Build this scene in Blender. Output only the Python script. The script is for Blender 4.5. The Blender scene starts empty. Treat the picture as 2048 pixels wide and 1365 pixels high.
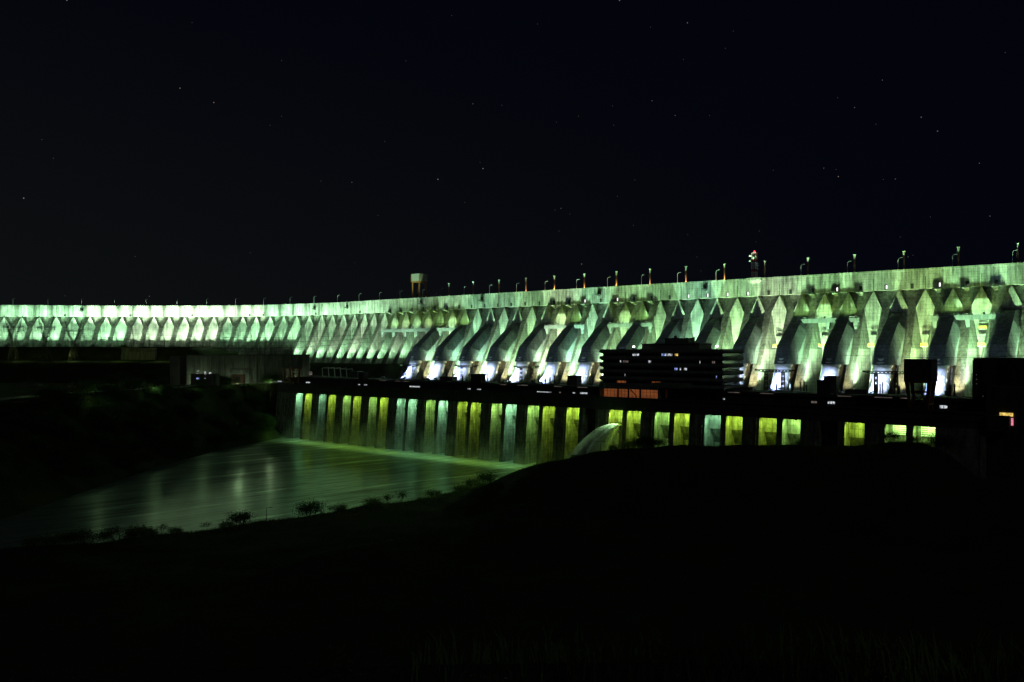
import bpy, bmesh, math, random
import numpy as np
from mathutils import Vector, Matrix, noise
random.seed(7)
R = math.radians
scene = bpy.context.scene
COL = scene.collection
F, CX, HZ = 1593.0, 1024.0, 704.0          # focal length, centre column and horizon row of the photograph, pixels

# ------------------------------------------------------------------ materials
def nodes_of(name):
    m = bpy.data.materials.new(name); m.use_nodes = True
    nt = m.node_tree; nt.nodes.clear()
    out = nt.nodes.new('ShaderNodeOutputMaterial')
    return m, nt, out
def N(nt, kind, **kw):
    n = nt.nodes.new(kind)
    for k, v in kw.items():
        if k in n.inputs: n.inputs[k].default_value = v
        else: setattr(n, k, v)
    return n
def math_node(nt, op, a, b=None, clamp=False):
    n = nt.nodes.new('ShaderNodeMath'); n.operation = op; n.use_clamp = clamp
    for i, v in enumerate((a, b)):
        if v is None: continue
        if hasattr(v, 'type') and not isinstance(v, (int, float)): nt.links.new(v, n.inputs[i])
        else: n.inputs[i].default_value = v
    return n.outputs[0]
def mapping(nt, scale, rot=(0, 0, 0)):
    tc = N(nt, 'ShaderNodeTexCoord'); mp = N(nt, 'ShaderNodeMapping')
    mp.inputs['Scale'].default_value = scale
    if any(rot):                                    # turn first, then stretch
        m0 = N(nt, 'ShaderNodeMapping'); m0.inputs['Rotation'].default_value = rot
        nt.links.new(tc.outputs['Object'], m0.inputs['Vector']); nt.links.new(m0.outputs[0], mp.inputs['Vector'])
    else: nt.links.new(tc.outputs['Object'], mp.inputs['Vector'])
    return mp.outputs[0]
def noise_fac(nt, scale, vscale=(1, 1, 1), detail=5, rough=.6, rot=(0, 0, 0)):
    n = N(nt, 'ShaderNodeTexNoise', Scale=scale, Detail=detail, Roughness=rough)
    nt.links.new(mapping(nt, vscale, rot), n.inputs['Vector']); return n.outputs['Fac']
def ramp(nt, fac, a, b, lo=0.0, hi=1.0):
    n = N(nt, 'ShaderNodeMapRange'); n.inputs['From Min'].default_value = a; n.inputs['From Max'].default_value = b
    n.inputs['To Min'].default_value = lo; n.inputs['To Max'].default_value = hi
    nt.links.new(fac, n.inputs['Value']); return n.outputs[0]
def concrete(name, col, lift=2.5, stain=.55, streak=.5, bump=.25, blotch=.09):
    """Cast concrete: pour lines every lift metres, rain streaks, blotches."""
    m, nt, out = nodes_of(name)
    blot = ramp(nt, noise_fac(nt, blotch, (1, 1, .6), 7, .68), .36, .64, 1 - stain, 1.12)
    strk = ramp(nt, noise_fac(nt, .55, (1, 1, .06), 5, .7), .36, .66, 1 - streak, 1.08)
    fine = ramp(nt, noise_fac(nt, 1.7, (1, 1, .35), 6, .7), .3, .7, .72, 1.15)
    tc = N(nt, 'ShaderNodeTexCoord'); sp = N(nt, 'ShaderNodeSeparateXYZ'); nt.links.new(tc.outputs['Object'], sp.inputs[0])
    fr = math_node(nt, 'FRACT', math_node(nt, 'DIVIDE', sp.outputs['Z'], lift))
    wob = noise_fac(nt, .12, (1, 1, 4), 3)
    line = math_node(nt, 'MULTIPLY', math_node(nt, 'LESS_THAN', fr, .14), ramp(nt, wob, .4, .6, .06, .45))
    keep = math_node(nt, 'SUBTRACT', 1.0, line)
    v = math_node(nt, 'MULTIPLY', math_node(nt, 'MULTIPLY', blot, strk), math_node(nt, 'MULTIPLY', fine, keep))
    mx = N(nt, 'ShaderNodeMix', data_type='RGBA', blend_type='MULTIPLY'); mx.inputs[0].default_value = 1
    mx.inputs[6].default_value = (*col, 1); nt.links.new(v, mx.inputs[7])
    b = N(nt, 'ShaderNodeBsdfPrincipled', Roughness=.9); nt.links.new(mx.outputs[2], b.inputs['Base Color'])
    bp = N(nt, 'ShaderNodeBump', Strength=bump, Distance=.3); nt.links.new(v, bp.inputs['Height']); nt.links.new(bp.outputs[0], b.inputs['Normal'])
    nt.links.new(b.outputs[0], out.inputs[0]); return m
def paint(name, col, rough=.6, metal=0.0, var=.35, scale=.8):
    m, nt, out = nodes_of(name)
    v = ramp(nt, noise_fac(nt, scale, (1, 1, .4)), .3, .7, 1 - var, 1 + var * .4)
    mx = N(nt, 'ShaderNodeMix', data_type='RGBA', blend_type='MULTIPLY'); mx.inputs[0].default_value = 1
    mx.inputs[6].default_value = (*col, 1); nt.links.new(v, mx.inputs[7])
    b = N(nt, 'ShaderNodeBsdfPrincipled', Roughness=rough, Metallic=metal)
    nt.links.new(mx.outputs[2], b.inputs['Base Color']); nt.links.new(b.outputs[0], out.inputs[0]); return m
def glow(name, col, strength, patch=0.0, scale=.7):
    """A lit window, lamp or screen; patch breaks the light up as furniture and blinds do."""
    m, nt, out = nodes_of(name)
    e = N(nt, 'ShaderNodeEmission', Color=(*col, 1), Strength=strength)
    if patch:
        v = ramp(nt, noise_fac(nt, scale, (1, 1, 1.4), 3), .38, .62, strength * (1 - patch), strength * 1.25)
        nt.links.new(v, e.inputs['Strength'])
    nt.links.new(e.outputs[0], out.inputs[0]); return m
def leafy(name, col, var=.6, trans=.35):
    m, nt, out = nodes_of(name)
    v = ramp(nt, noise_fac(nt, .6, detail=3), .3, .7, 1 - var, 1 + var)
    mx = N(nt, 'ShaderNodeMix', data_type='RGBA', blend_type='MULTIPLY'); mx.inputs[0].default_value = 1
    mx.inputs[6].default_value = (*col, 1); nt.links.new(v, mx.inputs[7])
    d = N(nt, 'ShaderNodeBsdfDiffuse'); t = N(nt, 'ShaderNodeBsdfTranslucent'); ms = N(nt, 'ShaderNodeMixShader', Fac=trans)
    for n in (d, t): nt.links.new(mx.outputs[2], n.inputs['Color'])
    nt.links.new(d.outputs[0], ms.inputs[1]); nt.links.new(t.outputs[0], ms.inputs[2]); nt.links.new(ms.outputs[0], out.inputs[0]); return m

M = dict(
    dam=concrete('dam concrete', (.40, .40, .36), 2.5, .5, .6, .4, .16),
    band=concrete('crest concrete', (.46, .46, .42), 1.8, .45, .72, .4, .13),
    bridge=concrete('bridge concrete', (.17, .19, .2), 9, .3, .4),
    casing=concrete('casing concrete', (.22, .235, .26), 2.5, .4, .5),
    pier=concrete('powerhouse concrete', (.32, .32, .28), 2.5, .62, .7, .4, .3),
    deck=concrete('deck concrete', (.22, .22, .21), 50, .4, .1),
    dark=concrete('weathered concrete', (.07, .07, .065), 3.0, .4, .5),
    office=concrete('office concrete', (.22, .23, .22), 4.6, .3, .3),
    hall=concrete('hall concrete', (.17, .18, .15), 60, .3, .55),
    steel=paint('white penstock steel', (.72, .73, .74), .45, 0, .15),
    galv=paint('galvanised steel', (.42, .43, .42), .45, .6, .2),
    lamp_pole=paint('pale pole paint', (.6, .62, .62), .5, 0, .15),
    black=paint('dark painted steel', (.035, .035, .035), .5, .2, .3),
    rust=paint('rust red paint', (.23, .085, .035), .6, 0, .5),
    orange=paint('orange paint', (.45, .19, .06), .6, 0, .4),
    panel=paint('pale sheet cladding', (.55, .56, .56), .5, 0, .25),
    panel_dark=paint('dark sheet cladding', (.05, .052, .052), .6, 0, .4),
    post=paint('brown post paint', (.42, .25, .14), .6, 0, .35),
    cap=paint('pale cap paint', (.38, .40, .34), .5, 0, .2),
    red=paint('aviation red paint', (.5, .05, .04), .5, 0, .2),
    white=paint('white paint', (.75, .76, .76), .45, 0, .15),
    yellow=paint('yellow rail paint', (.6, .5, .04), .5, 0, .2),
    brick=paint('dusty red render', (.19, .08, .07), .8, 0, .3),
    void=paint('joint black and door shade', (.018, .018, .018), .9, 0, .2),
    glass=paint('dark window glass', (.012, .013, .015), .12, 0, .2),
    bark=paint('bark', (.045, .035, .025), .9, 0, .4),
    w_white=glow('lit window white', (.86, .93, 1), .75, .9, .9),
    w_dim=glow('lit window dim', (1, .8, .7), .10, .6, .3),
    w_blue=glow('lit window blue', (.32, .42, 1), .9, .8, 1),
    w_orange=glow('lit window orange', (1, .29, .09), .15, .2, .1),
    w_amber=glow('lit doorway amber', (1, .68, .16), 1.0, .5, .8),
    w_pink=glow('lit doorway pink', (1, .3, .4), .8, .3, .8),
    door_light=glow('lit gallery door', (1, .92, .95), 1.6),
    beacon=glow('red beacon', (1, .02, .03), 14),
    lamp=glow('floodlight lens', (.95, 1, .9), 40),
    lamp_small=glow('small lamp lens', (1, .95, .85), 6),
    lamp_amber=glow('amber lamp lens', (1, .6, .15), 2.5),
    leaf=leafy('foliage', (.05, .085, .03)), leaf_pale=leafy('pale foliage', (.11, .16, .045)),
)

# ------------------------------------------------------------------ mesh helpers
class MB:
    """Collects faces in world metres and links them as one object."""
    def __init__(self): self.v = []; self.f = []; self.mi = []; self.mats = []
    def slot(self, m):
        if m not in self.mats: self.mats.append(m)
        return self.mats.index(m)
    def poly(self, pts, m=None):
        b = len(self.v); self.v += [tuple(p) for p in pts]; self.f.append(tuple(range(b, b + len(pts))))
        self.mi.append(self.slot(m) if m else 0)
    def mesh(self, vs, fs, m=None):
        b = len(self.v); self.v += [tuple(p) for p in vs]
        for q in fs: self.f.append(tuple(b + i for i in q)); self.mi.append(self.slot(m) if m else 0)
    def hexa(self, b4, t4, m=None):
        self.mesh(list(b4) + list(t4), [(3, 2, 1, 0), (4, 5, 6, 7), (0, 1, 5, 4), (1, 2, 6, 5), (2, 3, 7, 6), (3, 0, 4, 7)], m)
    def box(self, c, d, m=None, rz=0.0):
        x, y, z = d[0] / 2, d[1] / 2, d[2] / 2; cs, sn = math.cos(rz), math.sin(rz)
        q = lambda a, b, h: (c[0] + a * cs - b * sn, c[1] + a * sn + b * cs, c[2] + h)
        self.hexa([q(-x, -y, -z), q(x, -y, -z), q(x, y, -z), q(-x, y, -z)], [q(-x, -y, z), q(x, -y, z), q(x, y, z), q(-x, y, z)], m)
    def tube(self, pts, r, m=None, n=8, cap=True):
        """A round bar through pts; r is one radius or one per point."""
        pts = [Vector(p) for p in pts]; rs = r if isinstance(r, (list, tuple)) else [r] * len(pts)
        vs, fs = [], []; ref = None
        for i, p in enumerate(pts):
            d = (pts[min(i + 1, len(pts) - 1)] - pts[max(i - 1, 0)]).normalized()
            if ref is None: ref = Vector((0, 0, 1)) if abs(d.z) < .9 else Vector((1, 0, 0))
            a = d.cross(ref).normalized(); b = a.cross(d).normalized(); ref = b
            for k in range(n):
                an = 2 * math.pi * k / n; vs.append(p + (a * math.cos(an) + b * math.sin(an)) * rs[i])
        for i in range(len(pts) - 1):
            for k in range(n):
                fs.append((i * n + k, i * n + (k + 1) % n, (i + 1) * n + (k + 1) % n, (i + 1) * n + k))
        if cap: fs.append(tuple(range(n - 1, -1, -1))); fs.append(tuple(range((len(pts) - 1) * n, len(pts) * n)))
        self.mesh(vs, fs, m)
    def build(self, name, mat, parent=None, smooth=False):
        me = bpy.data.meshes.new(name); me.from_pydata(self.v, [], self.f)
        for mm in ([mat] if not self.mats else [mat if x is None else x for x in self.mats]): me.materials.append(mm)
        if self.mats: me.polygons.foreach_set('material_index', self.mi)
        if smooth: me.polygons.foreach_set('use_smooth', [True] * len(me.polygons))
        me.update(); bm = bmesh.new(); bm.from_mesh(me); bmesh.ops.recalc_face_normals(bm, faces=bm.faces); bm.to_mesh(me); bm.free()
        o = bpy.data.objects.new(name, me); COL.objects.link(o)
        if parent:
            o.parent = parent; o.matrix_parent_inverse = Matrix.Translation(-Vector(parent.location))
        return o
def tag(o, label, cat, group=None, kind=None):
    if label: o['label'] = label
    if cat: o['category'] = cat
    if group: o['group'] = group
    if kind: o['kind'] = kind
    return o
def thing(name, label, cat, loc=(0, 0, 0), group=None):
    o = bpy.data.objects.new(name, None); COL.objects.link(o); o.location = loc; o.empty_display_size = .5
    return tag(o, label, cat, group)
def copy_tree(o, parent=None):
    c = o.copy(); COL.objects.link(c)
    if parent: c.parent = parent; c.matrix_parent_inverse = o.matrix_parent_inverse.copy()
    for ch in list(o.children): copy_tree(ch, c)
    return c
ORD = 'first second third fourth fifth sixth seventh eighth ninth tenth eleventh twelfth thirteenth fourteenth fifteenth sixteenth seventeenth eighteenth nineteenth twentieth'.split()

# ------------------------------------------------------------------ the site's own axes
P0 = Vector((-200.2, 740.0)); E = Vector((.778, -.628)); U = Vector((.628, .778))   # powerhouse line, and upstream
def ph(s, t, z): q = P0 + E * s + U * t; return Vector((q.x, q.y, z))
def s_at(px, t):
    """Distance along the powerhouse at which the sight line through column px crosses the line t metres upstream of its face."""
    u = (px - CX) / F; a = P0 + U * t
    return (u * a.y - a.x) / (E.x - u * E.y)
def depth_pt(px, py, Y): return Vector(((px - CX) * Y / F, Y, (HZ - py) * Y / F))
PH_ROT = math.atan2(E.y, E.x)

D0 = Vector((-128.2, 877.8)); ED = Vector((.7893, -.6140)); ND = Vector((-.6140, -.7893))   # dam line, along and downstream
wing_pts = [(-900, 930), (-760, 972), (-637, 990), (-560, 998), (-481, 1003), (-393, 1002), (-314, 990), (-258, 966)]
wing_pts = [Vector(p) for p in wing_pts] + [D0 + ED * a for a in (-95, -60, 0, 60)]
def catmull(pts, n=24):
    out = []
    for i in range(1, len(pts) - 2):
        a, b, c, d = pts[i - 1:i + 3]
        for k in range(n):
            t = k / n
            out.append(.5 * ((2 * b) + (c - a) * t + (2 * a - 5 * b + 4 * c - d) * t * t + (3 * b - a - 3 * c + d) * t ** 3))
    return out + [pts[-2]]
curve = catmull(wing_pts)
def wing_at(px):
    u = (px - CX) / F
    for a, b in zip(curve, curve[1:]):
        ga, gb = a.x - u * a.y, b.x - u * b.y
        if ga <= 0 <= gb:
            k = ga / (ga - gb); return a.lerp(b, k)
left_px = [-62, -26, 9, 43.7, 78, 113, 146.8, 180, 212.8, 244, 277, 308, 338.5, 369.5, 399, 428, 457, 486, 512.7, 540.6, 568, 594, 619.4, 644, 666, 688, 710, 730]
tips = [wing_at(px) for px in left_px]
n_wing = len(tips)                      # tips[n_wing] carries column number 10
FIRST = 10 - n_wing                     # column number of tips[0]
tips += [D0 + ED * 17 * (i - 12) for i in range(10, 52)]
LAST = 51
def frame(i):
    """Place, along-dir, downstream-dir of column number i (may be fractional)."""
    k = i - FIRST; a = int(math.floor(k)); a = max(0, min(len(tips) - 2, a)); f = k - a
    p = tips[a].lerp(tips[a + 1], f)
    def tan(j):
        j0, j1 = max(0, j - 1), min(len(tips) - 1, j + 1); return (tips[j1] - tips[j0]).normalized()
    t = tan(a).lerp(tan(a + 1), f).normalized()
    return p, t, Vector((t.y, -t.x))
ZB, ZC, OVER = 44.0, 58.2, 6.5          # bottom and top of the crest wall, its overhang
SL = .58
def dm(i, a, d, z):
    """Point at column i, a metres along, d metres downstream of the recessed face's top edge, height z."""
    p, t, n = frame(i); q = p + t * a + n * (d - OVER); return Vector((q.x, q.y, z))

# ------------------------------------------------------------------ the dam
dam = thing('dam', 'huge floodlit concrete buttress dam curving behind the powerhouse and the river', 'dam', (0, 760, -34))
H1, H2 = 13.0, 42.0
for i in range(FIRST + 1, LAST):
    mb = MB()
    pl = (tips[i - FIRST] - tips[i - FIRST - 1]).length / 2; pr = (tips[i - FIRST + 1] - tips[i - FIRST]).length / 2
    w = min(7.2, .35 * (pl + pr)); wing = i < 3
    base = -2.0 if i < -3 else (-20 if i < 14 else -36.0)
    rows = []
    sD = (SL * H1 - OVER) / H1
    for z in (ZB, ZB - H1, ZB - (H2 if not wing else 34), base):
        h = ZB - z; dS = SL * h; dD = OVER + sD * h
        if h == 0: c, ww = 0.0, 0.0; dDD = OVER
        elif abs(h - H1) < .01: c, ww, dDD = w, w, dS
        elif z == base and wing: c, ww, dDD = w * .55, w * .78, dD
        elif z == base: c, ww, dDD = 1.6, w * .86, dD - 2.0
        elif wing: c, ww, dDD = w * .62, w * .9, dD
        else: c, ww, dDD = .9, w * .93, dD
        rows.append([(-1, 0, dS), (0, -ww, dS), (0, -c, dDD), (0, 0, dDD), (0, c, dDD), (0, ww, dS), (1, 0, dS)])
    vs = []
    for z, row in zip((ZB, ZB - H1, ZB - (H2 if not wing else 34), base), rows):
        for side, a, d in row:
            vs.append(dm(i + side * .5, 0, d, z) if side else dm(i, a, d, z))
    fs = [(r * 7 + c, r * 7 + c + 1, (r + 1) * 7 + c + 1, (r + 1) * 7 + c) for r in range(3) for c in range(6)]
    mb.mesh(vs, fs); mb.build('buttress', M['dam'], dam)

# crest wall: overhanging parapet wall with road behind, coping and construction joints
mb = MB()
ids = [FIRST + 1 + k * .5 for k in range(int((LAST - FIRST - 2) * 2) + 1)]
prof = [(0.0, ZB), (OVER, ZB + .05), (OVER - .25, ZC - 1.3), (OVER + .25, ZC - 1.25), (OVER + .25, ZC), (OVER - .5, ZC), (OVER - .5, ZC - 1.1), (-14, ZC - 1.1), (-14, 30)]
n = len(prof)
mb.mesh([dm(i, 0, d, z) for i in ids for d, z in prof],
        [(k * n + j, (k + 1) * n + j, (k + 1) * n + j + 1, k * n + j + 1) for k in range(len(ids) - 1) for j in range(n - 1)], M['band'])
for i in range(FIRST + 2, LAST - 1):
    if i < 15 or i % 2:
        top = ZB + (8.5 if i > 14 else 13)
        wj = .22 if i > 14 else .14
        mb.hexa([dm(i, -wj, OVER - .3, ZB - .1), dm(i, wj, OVER - .3, ZB - .1), dm(i, wj, OVER + .06, ZB - .1), dm(i, -wj, OVER + .06, ZB - .1)],
                [dm(i, -wj, OVER - .3, top), dm(i, wj, OVER - .3, top), dm(i, wj, OVER - .12, top), dm(i, -wj, OVER - .12, top)], M['void'])
for k in (35.85,):                      # corbelled platform under the radio mast
    mb.hexa([dm(k, -3, OVER - .3, ZC - 4.2), dm(k, 4, OVER - .3, ZC - 4.2), dm(k, 4, OVER - .1, ZC - 4.2), dm(k, -3, OVER - .1, ZC - 4.2)],
            [dm(k, -6, OVER - .3, ZC - 1.9), dm(k, 6, OVER - .3, ZC - 1.9), dm(k, 6, OVER + 3, ZC - 1.9), dm(k, -6, OVER + 3, ZC - 1.9)], M['band'])
    mb.hexa([dm(k, -6, OVER - .3, ZC - 1.9), dm(k, 6, OVER - .3, ZC - 1.9), dm(k, 6, OVER + 3, ZC - 1.9), dm(k, -6, OVER + 3, ZC - 1.9)],
            [dm(k, -6, OVER - .3, ZC + .1), dm(k, 6, OVER - .3, ZC + .1), dm(k, 6, OVER + 3, ZC + .1), dm(k, -6, OVER + 3, ZC + .1)], M['band'])
mb.build('crest_wall', M['band'], dam)

LIT = {26.5, 28.5, 32.5, 33.5, 34.5, 35.5, 39.5, 41.5, 43.5}
BALC = {11.5, 12.5, 13.5, 14.5, 15.5, 16.5, 24.5, 25.5, 26.5, 28.5, 29.5, 30.5, 38.5, 39.5, 40.5, 43.5, 44.5, 45.5}
for k in [j + .5 for j in range(-17, 50)]:
    if k < 11 and (int(k) % 4): continue
    mb = MB(); a = 1.0 if k > 10 else 1.2
    z0, z1 = ZB + .35, ZB + (3.9 if k > 10 else 3.0)
    mb.box((0, 0, 0), (.001, .001, .001)); mb.v.clear(); mb.f.clear(); mb.mi.clear(); mb.mats.clear()
    q = [dm(k, x, OVER + y, z) for z in (z0, z1) for x, y in ((-a, -.3), (a, -.3), (a, .22), (-a, .22))]
    mb.hexa(q[:4], q[4:], M['void'])  # proud near-black block, the shade of an open door recess as colour
    d = mb.build('gallery_door', M['void'], dam)
    if k in LIT:
        mb = MB(); q = [dm(k, x, OVER + y, z) for z in (z0 + .5, z1 - .3) for x, y in ((-.1, -.1), (.95, -.1), (.95, .26), (-.1, .26))]
        mb.hexa(q[:4], q[4:]); mb.build('lit_opening', M['door_light'], d)
    if k in BALC:
        mb = MB()
        q = [dm(k, x, OVER + y, z) for z in (z0 - 1.1, z0 - .55) for x, y in ((-4.0, .1), (1.6, .1), (1.6, 3.0), (-4.0, 3.0))]
        mb.hexa(q[:4], q[4:], M['black'])
        q0 = [dm(k, x, OVER + y, z0 - 3.2) for x, y in ((-1.6, -3.4), (.6, -3.4), (.6, -3.0), (-1.6, -3.0))]
        q1 = [dm(k, x, OVER + y, z0 - 1.1) for x, y in ((-2.8, .1), (1.4, .1), (1.4, 2.8), (-2.8, 2.8))]
        mb.hexa(q0, q1, M['band'])
        for z in (z0 + .1, z0 + .6): mb.tube([dm(k, -4, OVER + .3, z), dm(k, -4, OVER + 2.9, z), dm(k, 1.6, OVER + 2.9, z), dm(k, 1.6, OVER + .3, z)], .06, M['black'], 5)
        for x in (-4, -2.6, -1.2, .2, 1.6): mb.tube([dm(k, x, OVER + 2.9, z0 - .6), dm(k, x, OVER + 2.9, z0 + .6)], .06, M['black'], 5)
        mb.build('balcony', M['black'], dam)
# stair cages hung from the crest
def col_at(px):
    best = min((abs((p := frame(k / 10.0)[0]).x / p.y * F + CX - px), k / 10.0) for k in range(FIRST * 10 + 10, LAST * 10 - 10)); return best[1]
for px in (163, 628, 695, 843, 965, 1197, 1412):
    k = col_at(px); mb = MB()
    q = [dm(k, x, OVER + y, z) for z in (ZC - 6.8, ZC - 6.3) for x, y in ((-2.4, -.2), (2.0, -.2), (2.0, 2.6), (-2.4, 2.6))]
    mb.hexa(q[:4], q[4:])
    q = [dm(k, x, OVER + y, z) for z in (ZC - 6.3, ZC - 3.4) for x, y in ((-.9, -.2), (.9, -.2), (.9, 1.2), (-.9, 1.2))]
    mb.hexa(q[:4], q[4:])
    for x in (-.8, .8):
        mb.tube([dm(k, x, OVER + 1.0, ZC - 6.3), dm(k, x, OVER + 1.0, ZC + 1.2)], .12, n=5)
    for z in range(9): mb.tube([dm(k, -.8, OVER + 1.0, ZC - 6 + z * .8), dm(k, .8, OVER + 1.0, ZC - 6 + z * .8)], .07, n=4)
    q0 = [dm(k, x, OVER + y, ZC - 8.4) for x, y in ((-.6, -.4), (.6, -.4), (.6, -.2), (-.6, -.2))]
    q1 = [dm(k, x, OVER + y, ZC - 6.8) for x, y in ((-2, -.4), (1.8, -.4), (1.8, 2.4), (-2, 2.4))]
    mb.hexa(q0, q1); mb.build('stair_cage', M['black'], dam)

# penstocks: concrete casing bent over the face, white steel pipe below it
PEN = list(range(16, 50, 2))
path = [(9.6, 27.5), (22.5, 20.5), (43.5, 4.4), (50.5, -8.8)]
def side_of(i): return -max(0, i - 34) * .28
def casing(i):
    mb = MB(); secs = []; o_ = side_of(i)
    for k, (d, z) in enumerate(path):
        sd = SL * (ZB - z); cd, cz = ((.6, .4), (6.0, 5.5), (9.5, 4.0), (10.5, 0.0))[k]; f_ = (.6, .9, 1, 1)[k]
        back = min(sd - 1.5, d - cd - .5)
        secs.append([dm(i, a * f_ + o_ * min(1, k / 2), dd, zz) for a, dd, zz in ((-8.4, back, z - cz * 1.4), (-8.4, d - cd, z - cz), (-4.6, d, z), (4.6, d, z), (8.4, d - cd, z - cz), (8.4, back, z - cz * 1.4))])
    vs = [p for s in secs for p in s]
    fs = [(r * 6 + c, r * 6 + c + 1, (r + 1) * 6 + c + 1, (r + 1) * 6 + c) for r in range(3) for c in range(5)]
    fs.append(tuple(range(18, 24)))
    mb.mesh(vs, fs); o = mb.build('penstock_casing', M['casing'], dam)
    return o
def pipe(i):
    mb = MB(); o_ = side_of(i); c = [(43.4, -6.0), (45.0, -12.0), (47.2, -17.5), (50.6, -22.5), (55.5, -27.0), (61, -31)]
    pts = []
    for k in range(len(c) - 1):
        for q in range(4): f = q / 4; pts.append((c[k][0] * (1 - f) + c[k + 1][0] * f, c[k][1] * (1 - f) + c[k + 1][1] * f))
    mb.tube([dm(i, o_, d, z) for d, z in pts], 5.5, n=28, cap=False)
    o = mb.build('penstock_pipe', M['steel'], dam, True)
    mb = MB()
    for j in (4, 8, 12, 16):
        a, b = pts[j], pts[j + 1]; f = .22
        mb.tube([dm(i, o_, *a), dm(i, o_, a[0] + (b[0] - a[0]) * f, a[1] + (b[1] - a[1]) * f)], 5.85, n=28)
    mb.tube([dm(i, o_, 43.9, -8.9), dm(i, o_, 44.3, -10.2)], [6.6, 5.8], n=28)
    mb.build('stiffener_ring', M['steel'], o)
for i in PEN: casing(i); pipe(i)
# walkways with yellow rails inside the open joints
for i in range(37, 47, 2):
    for z in ((4.5,) if i not in (45,) else (4.5, 16)):
        mb = MB(); d = SL * (ZB - z) - 5.5
        mb.box(dm(i, 1.2, d, z - 1.0), (4.6, 1.6, .25), M['white'], math.atan2(ED.y, ED.x))
        for h in (-.1, .4, .9, 1.4): mb.tube([dm(i, -1.0, d + .8, z + h), dm(i, 3.4, d + .8, z + h)], .12, M['yellow'], 5)
        for a in (-1.0, .5, 2.0, 3.4): mb.tube([dm(i, a, d + .8, z - 1), dm(i, a, d + .8, z + 1.4)], .12, M['yellow'], 5)
        mb.build('joint_walkway', M['yellow'], dam)
# ladder gutters on the stems
for i in (38, 40, 42):
    mb = MB()
    for a in (7.2, 7.9): mb.tube([dm(i, a, SL * (ZB - z) + .25, z) for z in (20, -24)], .1, n=5)
    for k in range(44): z = 19.5 - k; mb.tube([dm(i, 7.2, SL * (ZB - z) + .25, z), dm(i, 7.9, SL * (ZB - z) + .25, z)], .06, n=4)
    mb.build('ladder', M['galv'], dam)

# ------------------------------------------------------------------ inspection bridges across the face
BR = [(11.3, 18.0, 'longest walkway bridge, across five narrow ribs below the crest crane'),
      (24.3, 26.9, 'short walkway bridge on the dam face, first one past the longest bridge'),
      (28.3, 30.9, 'short walkway bridge on the dam face just above the roof of the office block'),
      (38.0, 40.6, 'walkway bridge on the dam face between the radio mast and the dark crane'),
      (43.3, 45.9, 'walkway bridge on the dam face above the tall windowless hall')]
ZW = 23.5
bridge_lamps = []
for a, b, lab in BR:
    root = thing('walkway_bridge', lab, 'footbridge', dm((a + b) / 2, 0, 17, ZW), 'walkway bridges across the dam face')
    mb = MB(); nseg = max(2, round((b - a) / .5))
    d0, d1 = SL * (ZB - ZW) + 2.6, SL * (ZB - ZW) + 5.2
    for lo, hi, da, db in ((ZW - .5, ZW + .1, d0, d1), (ZW - 2.2, ZW + 1.0, d1, d1 + .5)):
        mb.hexa([dm(a, 0, da, lo), dm(b, 0, da, lo), dm(b, 0, db, lo), dm(a, 0, db, lo)], [dm(a, 0, da, hi), dm(b, 0, da, hi), dm(b, 0, db, hi), dm(a, 0, db, hi)])
    mb.build('deck', M['bridge'], root)
    br = [a + .12] + [j + .5 for j in range(int(math.ceil(a)), int(b)) if (b - a) > 5 or (j - int(math.ceil(a))) % 1 == 0][::1 if (b - a) < 5 else 1] + [b - .12]
    if b - a < 5: br = [a + .15, (a + b) / 2, b - .15]
    for k in br:
        mb = MB(); zt = ZW - 2.2
        mb.hexa([dm(k, -.9, d0 - 1 + SL * 5, zt - 5.0), dm(k, .9, d0 - 1 + SL * 5, zt - 5.0), dm(k, .9, d0 - .5 + SL * 5, zt - 5.0), dm(k, -.9, d0 - .5 + SL * 5, zt - 5.0)],
                [dm(k, -1.6, d0 - 1, zt), dm(k, 1.6, d0 - 1, zt), dm(k, 1.6, d1 + .5, zt), dm(k, -1.6, d1 + .5, zt)])
        mb.build('bracket', M['bridge'], root)
    mb = MB()
    for h in (1.5, 2.0): mb.tube([dm(a, 0, d1 + .2, ZW + h), dm(b, 0, d1 + .2, ZW + h)], .05, n=4)
    for j in range(int((b - a) * 8) + 1): k = a + j / 8; mb.tube([dm(k, 0, d1 + .2, ZW + .9), dm(k, 0, d1 + .2, ZW + 2.0)], .05, n=4)
    mb.build('railing', M['galv'], root)
    js = [j for j in range(int(math.ceil(a)), int(b) + 1)]
    for j in js:
        mb = MB(); q = dm(j, 2.5, d0 + 1.5, ZW + .1)
        mb.box(q + Vector((0, 0, 1.0)), (.7, .7, 2.0), M['black']); mb.box(q + Vector((0, 0, 2.2)), (1.5, .6, .5), M['black'])
        mb.build('flood_lamp', M['black'], root)
        bridge_lamps.append((dm(j, 2.5, d0 + 1.5, ZW + 3.2), j))

# ------------------------------------------------------------------ the powerhouse
pw = thing('powerhouse', 'long low concrete powerhouse with glowing tall bays standing in the river before the dam', 'powerhouse', ph(260, 50, -80))
ZT, ZF, ZR, ZD, ZW0 = -38.3, -30.5, -24.5, -28.5, -82.0
BAT = .10
OPENW = 10.2
front = lambda z: -max(0, ZT - z) * BAT
bays = []
for k in range(-1, 17):
    for j in (0, 1):
        s0 = 34 * k + 13.6 * j
        if k == -1 and j == 0: continue
        if s0 > 530 or s0 < -5: continue
        bays.append((k, j, s0))
edges = [-30.0] + [v for b in bays for v in (b[2], b[2] + OPENW)] + [556.0]
def sbox(mb, s0, s1, t0, t1, z0, z1, m=None):
    mb.hexa([ph(s0, t0, z0), ph(s1, t0, z0), ph(s1, t1, z0), ph(s0, t1, z0)], [ph(s0, t0, z1), ph(s1, t0, z1), ph(s1, t1, z1), ph(s0, t1, z1)], m)
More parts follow.
